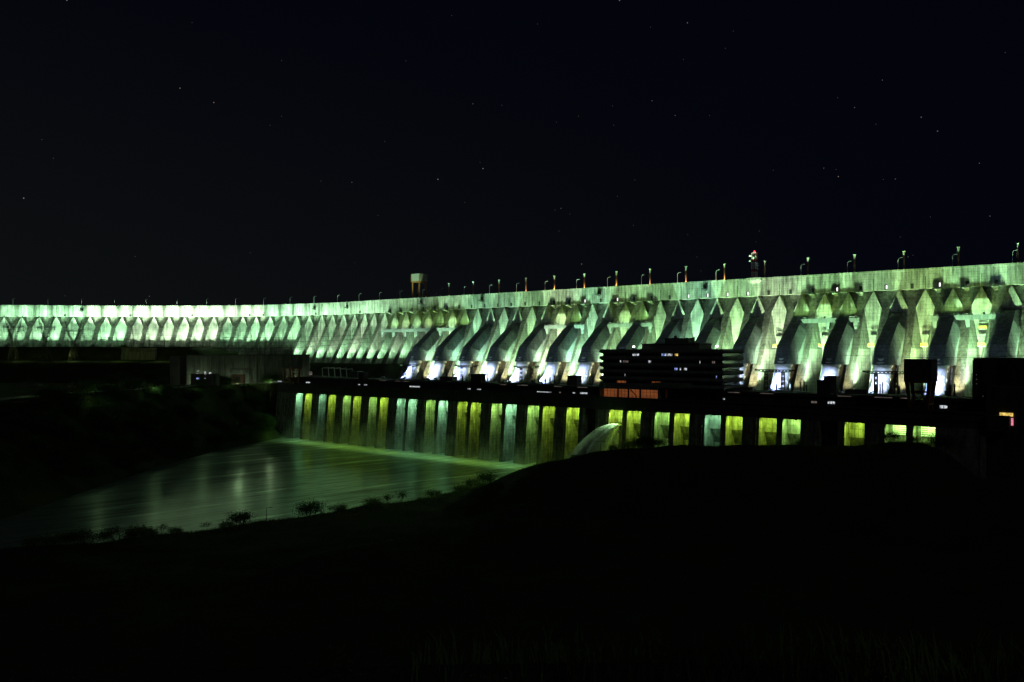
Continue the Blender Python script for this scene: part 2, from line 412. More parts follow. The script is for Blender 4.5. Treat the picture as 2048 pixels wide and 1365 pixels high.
for q in range(0, len(edges), 2):
    a, b = edges[q], edges[q + 1]; mb = MB()
    mb.hexa([ph(a, front(ZW0), ZW0), ph(b, front(ZW0), ZW0), ph(b, 14, ZW0), ph(a, 14, ZW0)], [ph(a, 0, ZT), ph(b, 0, ZT), ph(b, 14, ZT), ph(a, 14, ZT)])
    if b - a > 7:                                       # stoplog slots and pilaster on the broad piers
        for g in (a + 1.6, b - 2.2):
            mb.hexa([ph(g, front(ZW0) - .35, ZW0), ph(g + .6, front(ZW0) - .35, ZW0), ph(g + .6, 1, ZW0), ph(g, 1, ZW0)],
                    [ph(g, -.35, ZT - .4), ph(g + .6, -.35, ZT - .4), ph(g + .6, 1, ZT - .4), ph(g, 1, ZT - .4)])
    mb.build('pier', M['pier'], pw)
LOUV = {(2, 0), (2, 1), (15, 0), (15, 1)}
for k, j, s0 in bays:
    a, b = s0 - .05, s0 + OPENW + .05; mb = MB()
    zl = -47.0 if k > 1 else -49
    mb.poly([ph(a, 7.4, ZT), ph(b, 7.4, ZT), ph(b, 7.4, zl), ph(a, 7.4, zl)])
    mb.poly([ph(a, 7.4, zl), ph(b, 7.4, zl), ph(b, 12.8, zl - 9), ph(a, 12.8, zl - 9)])
    mb.poly([ph(a, 12.8, zl - 9), ph(b, 12.8, zl - 9), ph(b, 12.8, ZW0), ph(a, 12.8, ZW0)])
    o = mb.build('bay_wall', M['pier'], pw)
    if (k, j) in LOUV:
        mb = MB()
        for r in range(5): sbox(mb, s0 + 2.2, s0 + OPENW - .1, 6.7, 7.0, ZT - 1.4 - r * 1.05, ZT - .75 - r * 1.05)
        for c in (2.2, 5.6, OPENW - .5): sbox(mb, s0 + c, s0 + c + .3, 7.0, 7.3, ZT - 6.0, ZT - .5)
        mb.build('louvre', M['white'], o)
mb = MB(); sbox(mb, -30, 556, 0, 15, ZT, ZF)                               # lintel band and terrace
for z in (-34.4,): sbox(mb, -30.2, 556, -.35, 0, z, z + .5)
sbox(mb, -30.2, 556, -.6, -.002, ZF - .1, ZF + .9)                            # parapet
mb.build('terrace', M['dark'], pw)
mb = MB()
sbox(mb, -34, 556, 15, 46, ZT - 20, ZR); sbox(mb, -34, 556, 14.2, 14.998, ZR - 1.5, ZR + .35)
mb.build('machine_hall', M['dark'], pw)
mb = MB(); sbox(mb, 10, 556, 46.01, 128, ZD - 8, ZD); mb.build('upstream_deck', M['deck'], pw)
# windows of the machine hall, lit strips under its eave
for x0, x1, y0, y1, m in ((819, 840, 772, 776, 'w_white'), (935, 941, 777, 780.5, 'w_white'), (954, 962, 778, 783, 'w_white'), (1074, 1103, 783, 788, 'w_white'), (1118, 1122, 784, 788, 'w_dim'),
                          (1145, 1151, 785, 789, 'w_white'), (1160, 1175, 785, 790, 'w_white'), (1347, 1354, 793, 799, 'w_white'), (1372, 1378, 793, 798, 'w_white'), (1407, 1450, 795, 801, 'w_white'),
                          (1622, 1634, 802.5, 807, 'w_dim'), (1655, 1670, 803, 812, 'w_white'), (1879, 1895, 811, 818, 'w_white'), (716, 720, 768.5, 771.5, 'w_white'), (728, 734, 769, 772, 'w_white'),
                          (544, 552, 762, 764, 'w_white'), (555, 563, 762, 764.5, 'w_white'), (612, 620, 764, 766, 'w_white')):
    s0, s1 = s_at(x0, 14.9), s_at(x1, 14.9); Y = (P0 + E * s0 + U * 15).y
    z1, z0 = (HZ - y0) * Y / F, (HZ - y1) * Y / F; mb = MB()
    z1 = min(z1, ZR - 1.7); z0 = max(min(z0, z1 - 1.2), ZF + .95)
    wn = max(1, round((s1 - s0) / 1.6))
    for q in range(wn):
        a = s0 + (s1 - s0) * q / wn; sbox(mb, a + .12, a + (s1 - s0) / wn - .12, 14.85, 15.1, z0, z1)
    mb.build('window', M[m], pw)
for x0, x1 in ((1000, 1012), (1035, 1055), (1108, 1125), (1155, 1175), (1456, 1479), (1520, 1547), (1675, 1702), (1749, 1784), (1800, 1823), (760, 772), (790, 800), (805, 818)):
    s0, s1 = s_at(x0, 14.1), s_at(x1, 14.1); mb = MB(); sbox(mb, s0, s1, 14.05, 14.3, ZR - .55, ZR - .2); mb.build('eave_light', M['w_dim'], pw)
# stair heads and vents on the roof
for x0, x1, t0, t1, z1, m in ((717, 727, 17, 22, -18.6, 'dark'), (942, 961, 16, 22, -17.8, 'dark'), (1134.5, 1154, 34, 40, -18.0, 'hall'), (1634, 1661, 15.5, 20, -16.6, 'dark'), (1648, 1672, 28, 35, -14.6, 'hall'),
                              (880, 905, 38, 44, -21.5, 'hall'), (1478, 1500, 36, 40, -23, 'dark'), (1690, 1732, 40, 44, -22.6, 'hall')):
    s0, s1 = s_at(x0, t0), s_at(x1, t0); mb = MB(); sbox(mb, s0, s1, t0, t1, ZR, z1); sbox(mb, s0 - .25, s1 + .25, t0 - .25, t1 + .25, z1 + .003, z1 + .4)
    mb.build('stair_head', M[m], pw)
mb = MB()
for k in range(140): mb.tube([ph(-28 + k * 4.15, -.3, ZF + .9), ph(-28 + k * 4.15, -.3, ZF + 1.9)], .06, n=4)
for h in (1.4, 1.9): mb.tube([ph(-29, -.3, ZF + h), ph(552, -.3, ZF + h)], .05, n=4)
mb.build('terrace_rail', M['black'], pw)

# ------------------------------------------------------------------ office block on the powerhouse
T0 = 12.5
of = thing('office_building', 'dark six storey office block standing in front of the dam with a glowing orange lobby', 'office building', ph(370, T0 + 14, ZF))
SA, SB, TB = s_at(1202, T0), s_at(1446, T0), T0 + 29
mb = MB(); sbox(mb, SA + 1.2, SB - 1.0, T0 + 1.3, TB - 1.3, ZF, 1.0); mb.build('core', M['glass'], of)
zs = [1.7 - 4.55 * q for q in range(6)]
for z in zs:
    mb = MB(); i = .9
    r = lambda e, zz: [ph(SA - e, T0 - e, zz), ph(SB + e, T0 - e, zz), ph(SB + e, TB + e, zz), ph(SA - e, TB + e, zz)]
    mb.hexa(r(-.2, z - 2.75), r(.9, z - 1.9)); mb.hexa(r(.9, z - 1.897), r(.5, z))
    mb.build('floor_band', M['office'], of)
nm = 30
for z in zs[1:]:
    mb = MB()
    for q in range(nm + 1):
        s = SA + 1 + (SB - SA - 2) * q / nm; sbox(mb, s - .13, s + .13, T0 + .95, T0 + 1.25, z + .003, z + 1.79)
    for h in (.004, 1.6): sbox(mb, SA + .9, SB - .9, T0 + 1.0, T0 + 1.2, z + h, z + h + .18)
    mb.build('mullion_lattice', M['office'], of)
mb = MB(); sA, sB = s_at(1284, T0 + 6), s_at(1398, T0 + 6); sbox(mb, sA, sB, T0 + 6, T0 + 24, 1.71, 5.0); sbox(mb, sA - .6, sB + .6, T0 + 5.4, T0 + 24.6, 5.003, 5.5)
mb.build('penthouse', M['office'], of)
mb = MB(); sA, sB = s_at(1329, T0 + 10), s_at(1377, T0 + 10); sbox(mb, sA, sB, T0 + 10, T0 + 19, 5.51, 9.0); mb.tube([ph(sA + 7, T0 + 12, 9), ph(sA + 7, T0 + 12, 10.5)], 1.0, n=12)
mb.build('plant_room', M['office'], of)
for x0, x1, fl, m in ((1265, 1278, 0, 'w_white'), (1323, 1330, 0, 'w_blue'), (1330, 1345, 0, 'w_white'), (1350, 1356, 0, 'w_amber'), (1240, 1242, 1, 'w_white'), (1246, 1257, 1, 'w_dim'), (1297, 1302, 1, 'w_white'), (1399, 1401, 1, 'w_white'),
                      (1349, 1355, 2, 'w_blue'), (1359, 1362, 2, 'w_white'), (1367, 1374, 2, 'w_white'), (1249, 1251, 3, 'w_white'), (1432, 1434, 3, 'w_blue'), (1424, 1430, 1, 'w_dim'), (1234, 1252, 4, 'w_orange'), (1304, 1321, 4, 'w_orange')):
    s0, s1 = s_at(x0, T0 + 1.2), s_at(x1, T0 + 1.2); z = zs[fl] - 4.55; mb = MB(); wn = max(1, round((s1 - s0) / 1.3))
    for q in range(wn):
        a = s0 + (s1 - s0) * q / wn; sbox(mb, a + .08, a + (s1 - s0) / wn - .08, T0 + 1.1, T0 + 1.32, z + .15, z + 1.75)
    mb.build('window', M[m], of)
# lobby: glazed hall with a canopy
sA, sB = s_at(1197, 3), s_at(1318, 3)
mb = MB(); sbox(mb, sA, sB, 3, T0 - 1, -24.5, -23.0); sbox(mb, sA, sA + 1, 3.2, T0 - 1, ZF, -24.503); sbox(mb, sB - 1, sB, 3.2, T0 - 1, ZF, -24.503)
sbox(mb, s_at(1305, 3), s_at(1372, 3), 2.4, T0 - 1, -22.9, -19.8)
mb.build('lobby_roof', M['office'], of)
mb = MB(); sbox(mb, sA + 1, sB - 1, 8.4, 8.8, ZF, -24.51); g = mb.build('lobby_window', M['w_orange'], of)
mb = MB()
for q in range(17): s = sA + 1 + (sB - sA - 2) * q / 16; sbox(mb, s - .07, s + .07, 8.2, 8.39, ZF, -24.52)
for z in (-28.4, -26.4): sbox(mb, sA + 1, sB - 1, 8.25, 8.38, z, z + .12)
for s in (sA + 12, sA + 20, sA + 29): sbox(mb, s, s + .8, 7.2, 8.1, ZF, -24.52)
mb.tube([ph(sA + 22, 7.6, -25), ph(sA + 26, 7.6, -28.5), ph(sA + 26.5, 7.6, -30)], .3, n=6)
mb.build('glazing_frame', M['black'], g)
for px in (1267.5, 1434):
    mb = MB(); s = s_at(px, T0 + 2); mb.tube([ph(s, T0 + 2, 1.7), ph(s, T0 + 2, 3.0)], .15, M['black'], 6); mb.box(ph(s, T0 + 2, 3.4), (1.3, .7, 1.0), M['lamp_small'], PH_ROT)
    mb.build('roof_lamp', M['lamp_small'], of)

# ------------------------------------------------------------------ halls at both ends
hl = thing('assembly_hall', 'long windowless concrete hall with a flat roof at the far end of the powerhouse', 'hall', (-270, 800, -31))
A, B = depth_pt(374, 713, 775), depth_pt(617.5, 710, 800)
al = (B - A); al.z = 0; LN = al.length; al.normalize(); up = Vector((-al.y, al.x, 0))
def hb(a, b, z): q = A + al * a + up * b; return Vector((q.x, q.y, z))
def hbox(mb, a0, a1, b0, b1, z0, z1, m=None):
    mb.hexa([hb(a0, b0, z0), hb(a1, b0, z0), hb(a1, b1, z0), hb(a0, b1, z0)], [hb(a0, b0, z1), hb(a1, b0, z1), hb(a1, b1, z1), hb(a0, b1, z1)], m)
mb = MB(); hbox(mb, 0, LN, 0, 40, -36, -3.6)
for q in range(17): a = LN * q / 16; hbox(mb, a - .35, a + .35, -.45, -.002, -36, -4.4)
mb.build('wall', M['hall'], hl)
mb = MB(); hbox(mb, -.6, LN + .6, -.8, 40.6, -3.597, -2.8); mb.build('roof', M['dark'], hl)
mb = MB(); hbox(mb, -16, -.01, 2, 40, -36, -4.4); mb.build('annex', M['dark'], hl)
mb = MB(); hbox(mb, 40, 60, -.3, -.003, -30, -17); mb.build('door', M['panel_dark'], hl)

sr = s_at(1945, 20)
hr = thing('service_hall', 'tall black windowless hall beside the dark crane with an amber lit doorway', 'hall', ph(sr + 25, 40, -60))
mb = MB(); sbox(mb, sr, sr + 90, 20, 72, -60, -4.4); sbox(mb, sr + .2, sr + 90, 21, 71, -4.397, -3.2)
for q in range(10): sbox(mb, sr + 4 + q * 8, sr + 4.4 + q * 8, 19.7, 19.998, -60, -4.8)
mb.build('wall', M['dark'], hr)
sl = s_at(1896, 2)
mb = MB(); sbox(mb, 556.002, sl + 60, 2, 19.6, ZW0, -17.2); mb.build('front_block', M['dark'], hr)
Yd = ph(sr + 18, 20, 0).y
dA, dB = s_at(2010, 19.5), s_at(2036, 19.5)
mb = MB(); zt = (HZ - 822) * Yd / F; sbox(mb, dA, dB, 1.5, 1.9, zt - 1.6, zt)
mb.build('doorway', M['w_amber'], hr)
mb = MB(); sbox(mb, dB - .8, dB + .1, 1.45, 1.95, zt - 6, zt - 2.4); mb.build('door_edge', M['w_pink'], hr)
mb = MB(); sbox(mb, dA - 5, dB - 1.2, -2, 1.4, zt - 9, zt - 1.3); mb.build('porch', M['dark'], hr)
for px, y in ((1953, 750), (1953, 759), (1953, 768), (1966, 793)):
    s = s_at(px, 19.6); q = ph(s, 19.6, (HZ - y) * ph(s, 19.6, 0).y / F); mb = MB(); mb.box(q, (.35, .3, .35), None, PH_ROT); mb.build('wall_lamp', M['w_dim'], hr)

# ------------------------------------------------------------------ gantry cranes
def crane(loc, rot, lab, clad, frame_m, hz=15.5, hh=10.8, w=12.5, dpt=13.0, taper=1.0):
    root = thing('gantry_crane', lab, 'crane', (0, 0, 0), 'gantry cranes')
    mb = MB(); mb.box((0, 0, hz + hh / 2), (w, dpt, hh)); mb.box((0, 0, hz + hh + .2), (w + .4, dpt + .4, .4))
    for q in range(9):
        x = -w / 2 + w * q / 8; mb.box((x, -dpt / 2 - .08, hz + hh / 2), (.16, .16, hh - .2)); mb.box((x, dpt / 2 + .08, hz + hh / 2), (.16, .16, hh - .2))
        y = -dpt / 2 + dpt * q / 8; mb.box((w / 2 + .08, y, hz + hh / 2), (.16, .16, hh - .2))
    mb.build('housing', clad, root)
    mb = MB()
    for sx in (-1, 1):
        for sy in (-1, 1): mb.box((sx * (w / 2 + .1), sy * (dpt / 2 + .1), hz + hh / 2), (.55, .55, hh + 1))
        mb.box((sx * (w / 2 - .9), 0, hz - .6), (1.5, dpt + .3, 1.2))
    for sy in (-1, 1): mb.box((0, sy * (dpt / 2 - .75), hz - .6), (w - 3.4, 1.5, 1.196))
    mb.build('girder', frame_m, root)
    for sx in (-1, 1):
        for sy in (-1, 1):
            mb = MB(); r_ = .55 + .4 * taper; x1, y1 = sx * (w / 2 - 1), sy * (dpt / 2 - 1); x0, y0 = sx * (w / 2 - 1 - 1.4 * taper), sy * (dpt / 2 - 1 - .6 * taper)
            mb.hexa([(x0 - .6, y0 - .6, 0), (x0 + .6, y0 - .6, 0), (x0 + .6, y0 + .6, 0), (x0 - .6, y0 + .6, 0)], [(x1 - r_, y1 - r_, hz - 1.2), (x1 + r_, y1 - r_, hz - 1.2), (x1 + r_, y1 + r_, hz - 1.2), (x1 - r_, y1 + r_, hz - 1.2)])
            mb.box((x0, y0, .4), (2.2, 1.6, .8)); mb.build('leg', frame_m, root)
    mb = MB()
    for sy in (-1, 1) if taper else ():
        mb.box((0, sy * (dpt / 2 - 1.3), hz * .62), (w - 4, .45, .6)); mb.box((0, sy * (dpt / 2 - 1.6), hz * .12), (w - 4.5, .5, .7))
    for sx in (-1, 1):
        mb.box((sx * (w / 2 - 1.2), 0, hz * .22), (.5, dpt - 2.2, .6))
        if not taper: continue
        mb.box((sx * (w / 2 - 1.8), 0, hz * .5), (.45, dpt - 3.6, .5)); mb.tube([(sx * (w / 2 - 1.8), -dpt / 2 + 2, 1.2), (sx * (w / 2 - 1.8), dpt / 2 - 2, hz * .5)], .18, n=6)
    mb.build('brace', frame_m, root)
    mb = MB(); mb.box((-.8, 0, 4.2), (4.0, 3.4, 3.0)); mb.box((1.8, -.4, 3.4), (2.0, 2.6, 1.6)); mb.box((0, 0, 2.2), (w - 5.5, 2, .5)); mb.build('winch', M['black'], root)
    mb = MB()
    for k in range(14): mb.box((-w / 2 + 2.6, -dpt / 2 + 2.2 + k * .55, 1.6 + k * .95), (.9, .5, .12))
    mb.build('stair', frame_m, root)
    root.location = loc; root.rotation_euler = (0, 0, rot); return root
crane(ph(s_at(1841, 8), 8.4, ZF), PH_ROT, 'tall dark gantry crane on the terrace beside the black service hall', M['panel_dark'], M['rust'])
crane(ph(s_at(585, 10), 9, ZF), PH_ROT, 'grey and rust red gantry crane on the terrace before the long assembly hall', M['hall'], M['rust'])
kc = col_at(827)
cr = crane(dm(kc, 1, -2.0, ZC - 1.1), math.atan2(ED.y, ED.x), 'small white and orange gantry crane standing up on the dam crest', M['panel'], M['orange'], 19.5, 7.4, 12.0, 12.5, 0.0)

# ------------------------------------------------------------------ along the crest: posts, street lamps, radio mast
def lamp_proto():
    root = thing('street_lamp', '', 'street lamp', (0, 0, 0), 'street lamps along the dam crest')
    mb = MB(); mb.tube([(0, 0, 0), (0, 0, 7.8)], [.17, .11], n=8); mb.box((0, 0, .2), (.5, .5, .4)); mb.build('pole', M['lamp_pole'], root)
    mb = MB(); mb.tube([(0, 0, 7.8), (.12, 0, 8.7), (.5, 0, 9.3), (1.1, 0, 9.6), (2.2, 0, 9.75)], .1, n=6); mb.build('arm', M['lamp_pole'], root)
    mb = MB(); mb.hexa([(2.0, -.18, 9.6), (3.0, -.12, 9.72), (3.0, .12, 9.72), (2.0, .18, 9.6)], [(2.0, -.18, 9.85), (3.0, -.1, 9.86), (3.0, .1, 9.86), (2.0, .18, 9.85)]); mb.build('lamp_head', M['lamp_pole'], root)
    return root
def post_proto():
    root = thing('hoist_post', '', 'post', (0, 0, 0), 'round hoist posts along the dam crest')
    mb = MB(); mb.tube([(0, 0, 0), (0, 0, 11.0)], .62, n=14); mb.build('shaft', M['post'], root, True)
    mb = MB(); mb.tube([(0, 0, 11.0), (0, 0, 14.0)], [.7, .7], n=14); mb.build('collar', M['cap'], root)
    mb = MB(); mb.tube([(0, 0, 14.0), (0, 0, 14.35)], [.85, 1.12], n=14); mb.tube([(0, 0, 14.351), (0, 0, 14.75)], 1.12, n=14); mb.build('cap', M['cap'], root)
    return root
lamps_px = [26, 96, 163, 229, 292, 354, 413, 471, 527, 580, 628, 675, 718, 759, 800, 845, 880, 928, 979, 1033, 1090, 1153, 1215, 1283, 1355, 1432, 1602, 1695, 1796, 1905, 2025]
posts_px = [898, 946.5, 998, 1052, 1109, 1169, 1233, 1300, 1372, 1449, 1530, 1616, 1709, 1808, 1917, 2035]
def along(px, d):
    """Fractional column whose point d downstream of the edge stands on the sight line through px."""
    lo, hi = FIRST + 1.0, LAST - 1.0
    for _ in range(40):
        mid = (lo + hi) / 2; q = dm(mid, 0, d, 0)
        if q.x / q.y * F + CX < px: lo = mid
        else: hi = mid
    return lo
lp = lamp_proto(); pp = post_proto()
def crest_place(proto, first, px, d, lab, rz):
    o = proto if first else copy_tree(proto)
    k = along(px, d); q = dm(k, 0, d, ZC - 1.1); _, t, nn_ = frame(k)
    o.location = q; o.rotation_euler = (0, 0, math.atan2(t.y, t.x) + rz); o['label'] = lab; return o
left_of = [p for p in lamps_px if p < 815]; mid = [p for p in lamps_px if 860 < p < 1500]; far = [p for p in lamps_px if p > 1500]
for i, px in enumerate(lamps_px):
    if px in left_of: n_ = len(left_of) - left_of.index(px); lab = f'slim street lamp on the curved dam wing, {ORD[n_ - 1]} from the crest crane'
    elif px in mid: lab = f'slim street lamp on the crest, {ORD[mid.index(px)]} from the crest crane towards the radio mast'
    elif px in far: lab = f'slim street lamp on the crest, {ORD[far.index(px)]} beyond the radio mast'
    else: lab = 'slim street lamp standing right in front of the crest crane'
    crest_place(lp, i == 0, px, 4.4, lab, R(20))
pm, pf = [p for p in posts_px if p < 1500], [p for p in posts_px if p > 1500]
post_pts = []
for i, px in enumerate(posts_px):
    lab = (f'round brown post with pale cap on the crest, {ORD[pm.index(px)]} from the crest crane' if px in pm else f'round brown post with pale cap on the crest, {ORD[pf.index(px)]} past the radio mast')
    o = crest_place(pp, i == 0, px, 1.5, lab, 0); post_pts.append((px, Vector(o.location)))
# small kerb lamps on the crest road
mast = thing('radio_mast', 'red and white lattice radio mast with dishes and a red beacon on the crest', 'radio mast', (0, 0, 0))
mb = MB(); HM, hw = 20.5, 1.75
cor = [(-hw, -hw), (hw, -hw), (hw, hw), (-hw, hw)]
for k in range(8):
    z0, z1 = HM * k / 8, HM * (k + 1) / 8; m = (M['white'], M['white'], M['red'])[k % 3]
    for q in range(4):
        (xa, ya), (xb, yb) = cor[q], cor[(q + 1) % 4]
        mb.tube([(xa, ya, z0), (xa, ya, z1)], .13, m, 6); mb.tube([(xa, ya, z1), (xb, yb, z1)], .06, m, 5)
        mb.tube([(xa, ya, z0), (xb, yb, z1)], .055, m, 5); mb.tube([(xb, yb, z0), (xa, ya, z1)], .055, m, 5)
mb.build('lattice', M['white'], mast)
for x, y, z in ((-hw - 1.2, -hw, 18.0), (-hw - 1.2, -hw, 14.0), (.2, -hw - .9, 16.2)):
    mb = MB(); mb.tube([(x, y - .55, z), (x, y - .5, z), (x, y, z), (x, y + .35, z)], [.75, .82, .8, .2], n=14); mb.tube([(x, y + .2, z), (x * .6, -hw, z)], .08, n=5); mb.build('dish', M['white'], mast)
mb = MB()
for z in (11.5, 10, 7.4): mb.tube([(hw, 0, z), (hw + 1.9, -.4, z)], .07, n=5); mb.tube([(hw + 1.9, -.4, z - .7), (hw + 1.9, -.4, z + .7)], .05, n=5)
mb.build('aerial', M['white'], mast)
mb = MB(); mb.tube([(0, 0, HM), (0, 0, HM + .5)], .3, M['black'], 8); mb.tube([(0, 0, HM + .5), (0, 0, HM + .8), (0, 0, HM + 1.3), (0, 0, HM + 1.5)], [.45, .55, .5, .1], M['beacon'], 10); mb.build('beacon', M['beacon'], mast)
mk = along(1509, 1.5); mast.location = dm(mk, 0, 1.5, ZC + .1); mast.rotation_euler = (0, 0, math.atan2(ED.y, ED.x))

# ------------------------------------------------------------------ switchyard on the upstream deck
def lattice_post(mb, x, y, z0, z1, w0, w1, r=.1, n=6):
    for k in range(n):
        f0, f1 = k / n, (k + 1) / n; a0, a1 = w0 + (w1 - w0) * f0, w0 + (w1 - w0) * f1; h0, h1 = z0 + (z1 - z0) * f0, z0 + (z1 - z0) * f1
        c = [(-1, -1), (1, -1), (1, 1), (-1, 1)]
        for q in range(4):
            (xa, ya), (xb, yb) = c[q], c[(q + 1) % 4]
            mb.tube([(x + xa * a0, y + ya * a0, h0), (x + xa * a1, y + ya * a1, h1)], r, n=4); mb.tube([(x + xa * a0, y + ya * a0, h0), (x + xb * a1, y + yb * a1, h1)], r * .65, n=4)
            mb.tube([(x + xb * a0, y + yb * a0, h0), (x + xa * a1, y + ya * a1, h1)], r * .65, n=4)
def portal():
    root = thing('portal_gantry', '', 'line gantry', (0, 0, 0), 'lattice line gantries on the powerhouse roof')
    for x in (-5.6, 5.6):
        mb = MB(); lattice_post(mb, x, 0, 0, 16, 1.1, .75, .24, 5); mb.build('leg', M['black'], root)
    mb = MB()
    for k in range(12):
        x0, x1 = -13 + k * 26 / 12, -13 + (k + 1) * 26 / 12
        d = lambda x: .25 if abs(x) > 12.5 else (.25 + (12.5 - abs(x)) / 6 if abs(x) > 8 else 1.0)
        for y in (-.7, .7):
            mb.tube([(x0, y, 16.9), (x1, y, 16.9)], .22, n=4); mb.tube([(x0, y, 16.9 - d(x0) * 1.6), (x1, y, 16.9 - d(x1) * 1.6)], .22, n=4)
            mb.tube([(x0, y, 16.9), (x1, y, 16.9 - d(x1) * 1.6)], .14, n=4); mb.tube([(x0, y, 16.9 - d(x0) * 1.6), (x1, y, 16.9)], .14, n=4)
    mb.build('beam', M['black'], root)
    mb = MB()
    for x in (-9, 0, 9):
        for k in range(6): mb.tube([(x, 0, 15.2 - k * .4), (x, 0, 15.0 - k * .4)], .22, n=8)
    mb.build('insulator', M['black'], root)
    return root
def bushing():
    root = thing('insulator_post', '', 'insulator', (0, 0, 0), 'insulator posts in the switchyard')
    mb = MB(); mb.tube([(0, 0, 0), (0, 0, 2.6)], .5, n=8); mb.box((0, 0, .15), (1.4, 1.4, .3)); mb.build('pedestal', M['galv'], root)
    mb = MB()
    for k in range(9): mb.tube([(0, 0, 2.6 + k * .6), (0, 0, 2.85 + k * .6), (0, 0, 3.15 + k * .6)], [.62, .45, .45], n=8)
    mb.tube([(0, 0, 8.0), (0, 0, 8.6)], .12, n=6); mb.build('insulator', M['black'], root)
    return root
pt, bsh = portal(), bushing()
PORT = [(818, 'line gantry on the powerhouse roof, nearest to the assembly hall'), (933, 'line gantry on the powerhouse roof, second from the assembly hall'), (1053, 'line gantry on the powerhouse roof, last one before the office block'),
        (1549, 'line gantry on the powerhouse roof just past the office block'), (1772, 'line gantry on the powerhouse roof beside the dark terrace crane')]
TP = 58
for i, (px, lab) in enumerate(PORT):
    o = pt if i == 0 else copy_tree(pt); o.location = ph(s_at(px, TP), TP, ZD); o.rotation_euler = (0, 0, PH_ROT); o['label'] = lab
BU = [800, 812, 826, 846, 858, 886, 893, 905, 925, 948, 962, 974, 1000, 1018, 1070, 1078, 1090, 1100, 1109, 1540, 1553, 1580, 1601, 1608, 1613, 1752, 1760, 1765, 1795, 1799, 1900, 1909]
for i, px in enumerate(BU):
    o = bsh if i == 0 else copy_tree(bsh); t = TP - 6 - (i * 7 % 5); hz_ = 1.0 + .35 * ((i * 5) % 4) / 3
    o.location = ph(s_at(px, t), t, ZD); o.scale = (1, 1, hz_); o['label'] = 'thin dark insulator post rising from the roof edge in front of the lit dam foot'
# transformers behind the roof edge
tr = None
for i, s in enumerate((62, 130, 198, 402, 436, 470)):
    if tr is None:
        tr = thing('transformer', '', 'transformer', (0, 0, 0), 'transformers on the upstream deck')
        mb = MB(); mb.box((0, 0, 2.2), (7, 4, 4.0)); mb.build('tank', M['galv'], tr)
        mb = MB()
        for q in range(9): mb.box((-3.4 + q * .85, -2.5, 2.2), (.25, 1.0, 3.2))
        mb.build('radiator', M['galv'], tr)
        mb = MB(); mb.tube([(-2, 0, 5.2), (2, 0, 5.2)], .6, n=10); mb.build('conservator', M['galv'], tr); o = tr
    else: o = copy_tree(tr)
    o.location = ph(s, 51, ZD); o.rotation_euler = (0, 0, PH_ROT); o['label'] = 'grey transformer with cooling fins behind the edge of the powerhouse roof'

# floodlight with its lens, the one that flares
fl = thing('floodlight', 'single dazzling floodlight on the roof edge beside the stair head', 'floodlight', ph(s_at(1708.5, 47), 47, ZD))
q = Vector(fl.location)
mb = MB(); mb.tube([q, q + Vector((0, 0, 4.6))], .12, n=6); mb.build('stand', M['black'], fl)
mb = MB(); mb.box(q + Vector((0, 0, 5.1)), (.9, .5, .8), M['black'], PH_ROT); mb.box(q + Vector((-.25, -.28, 5.1)), (.7, .12, .6), M['lamp'], PH_ROT); mb.build('lamp_head', M['lamp'], fl)

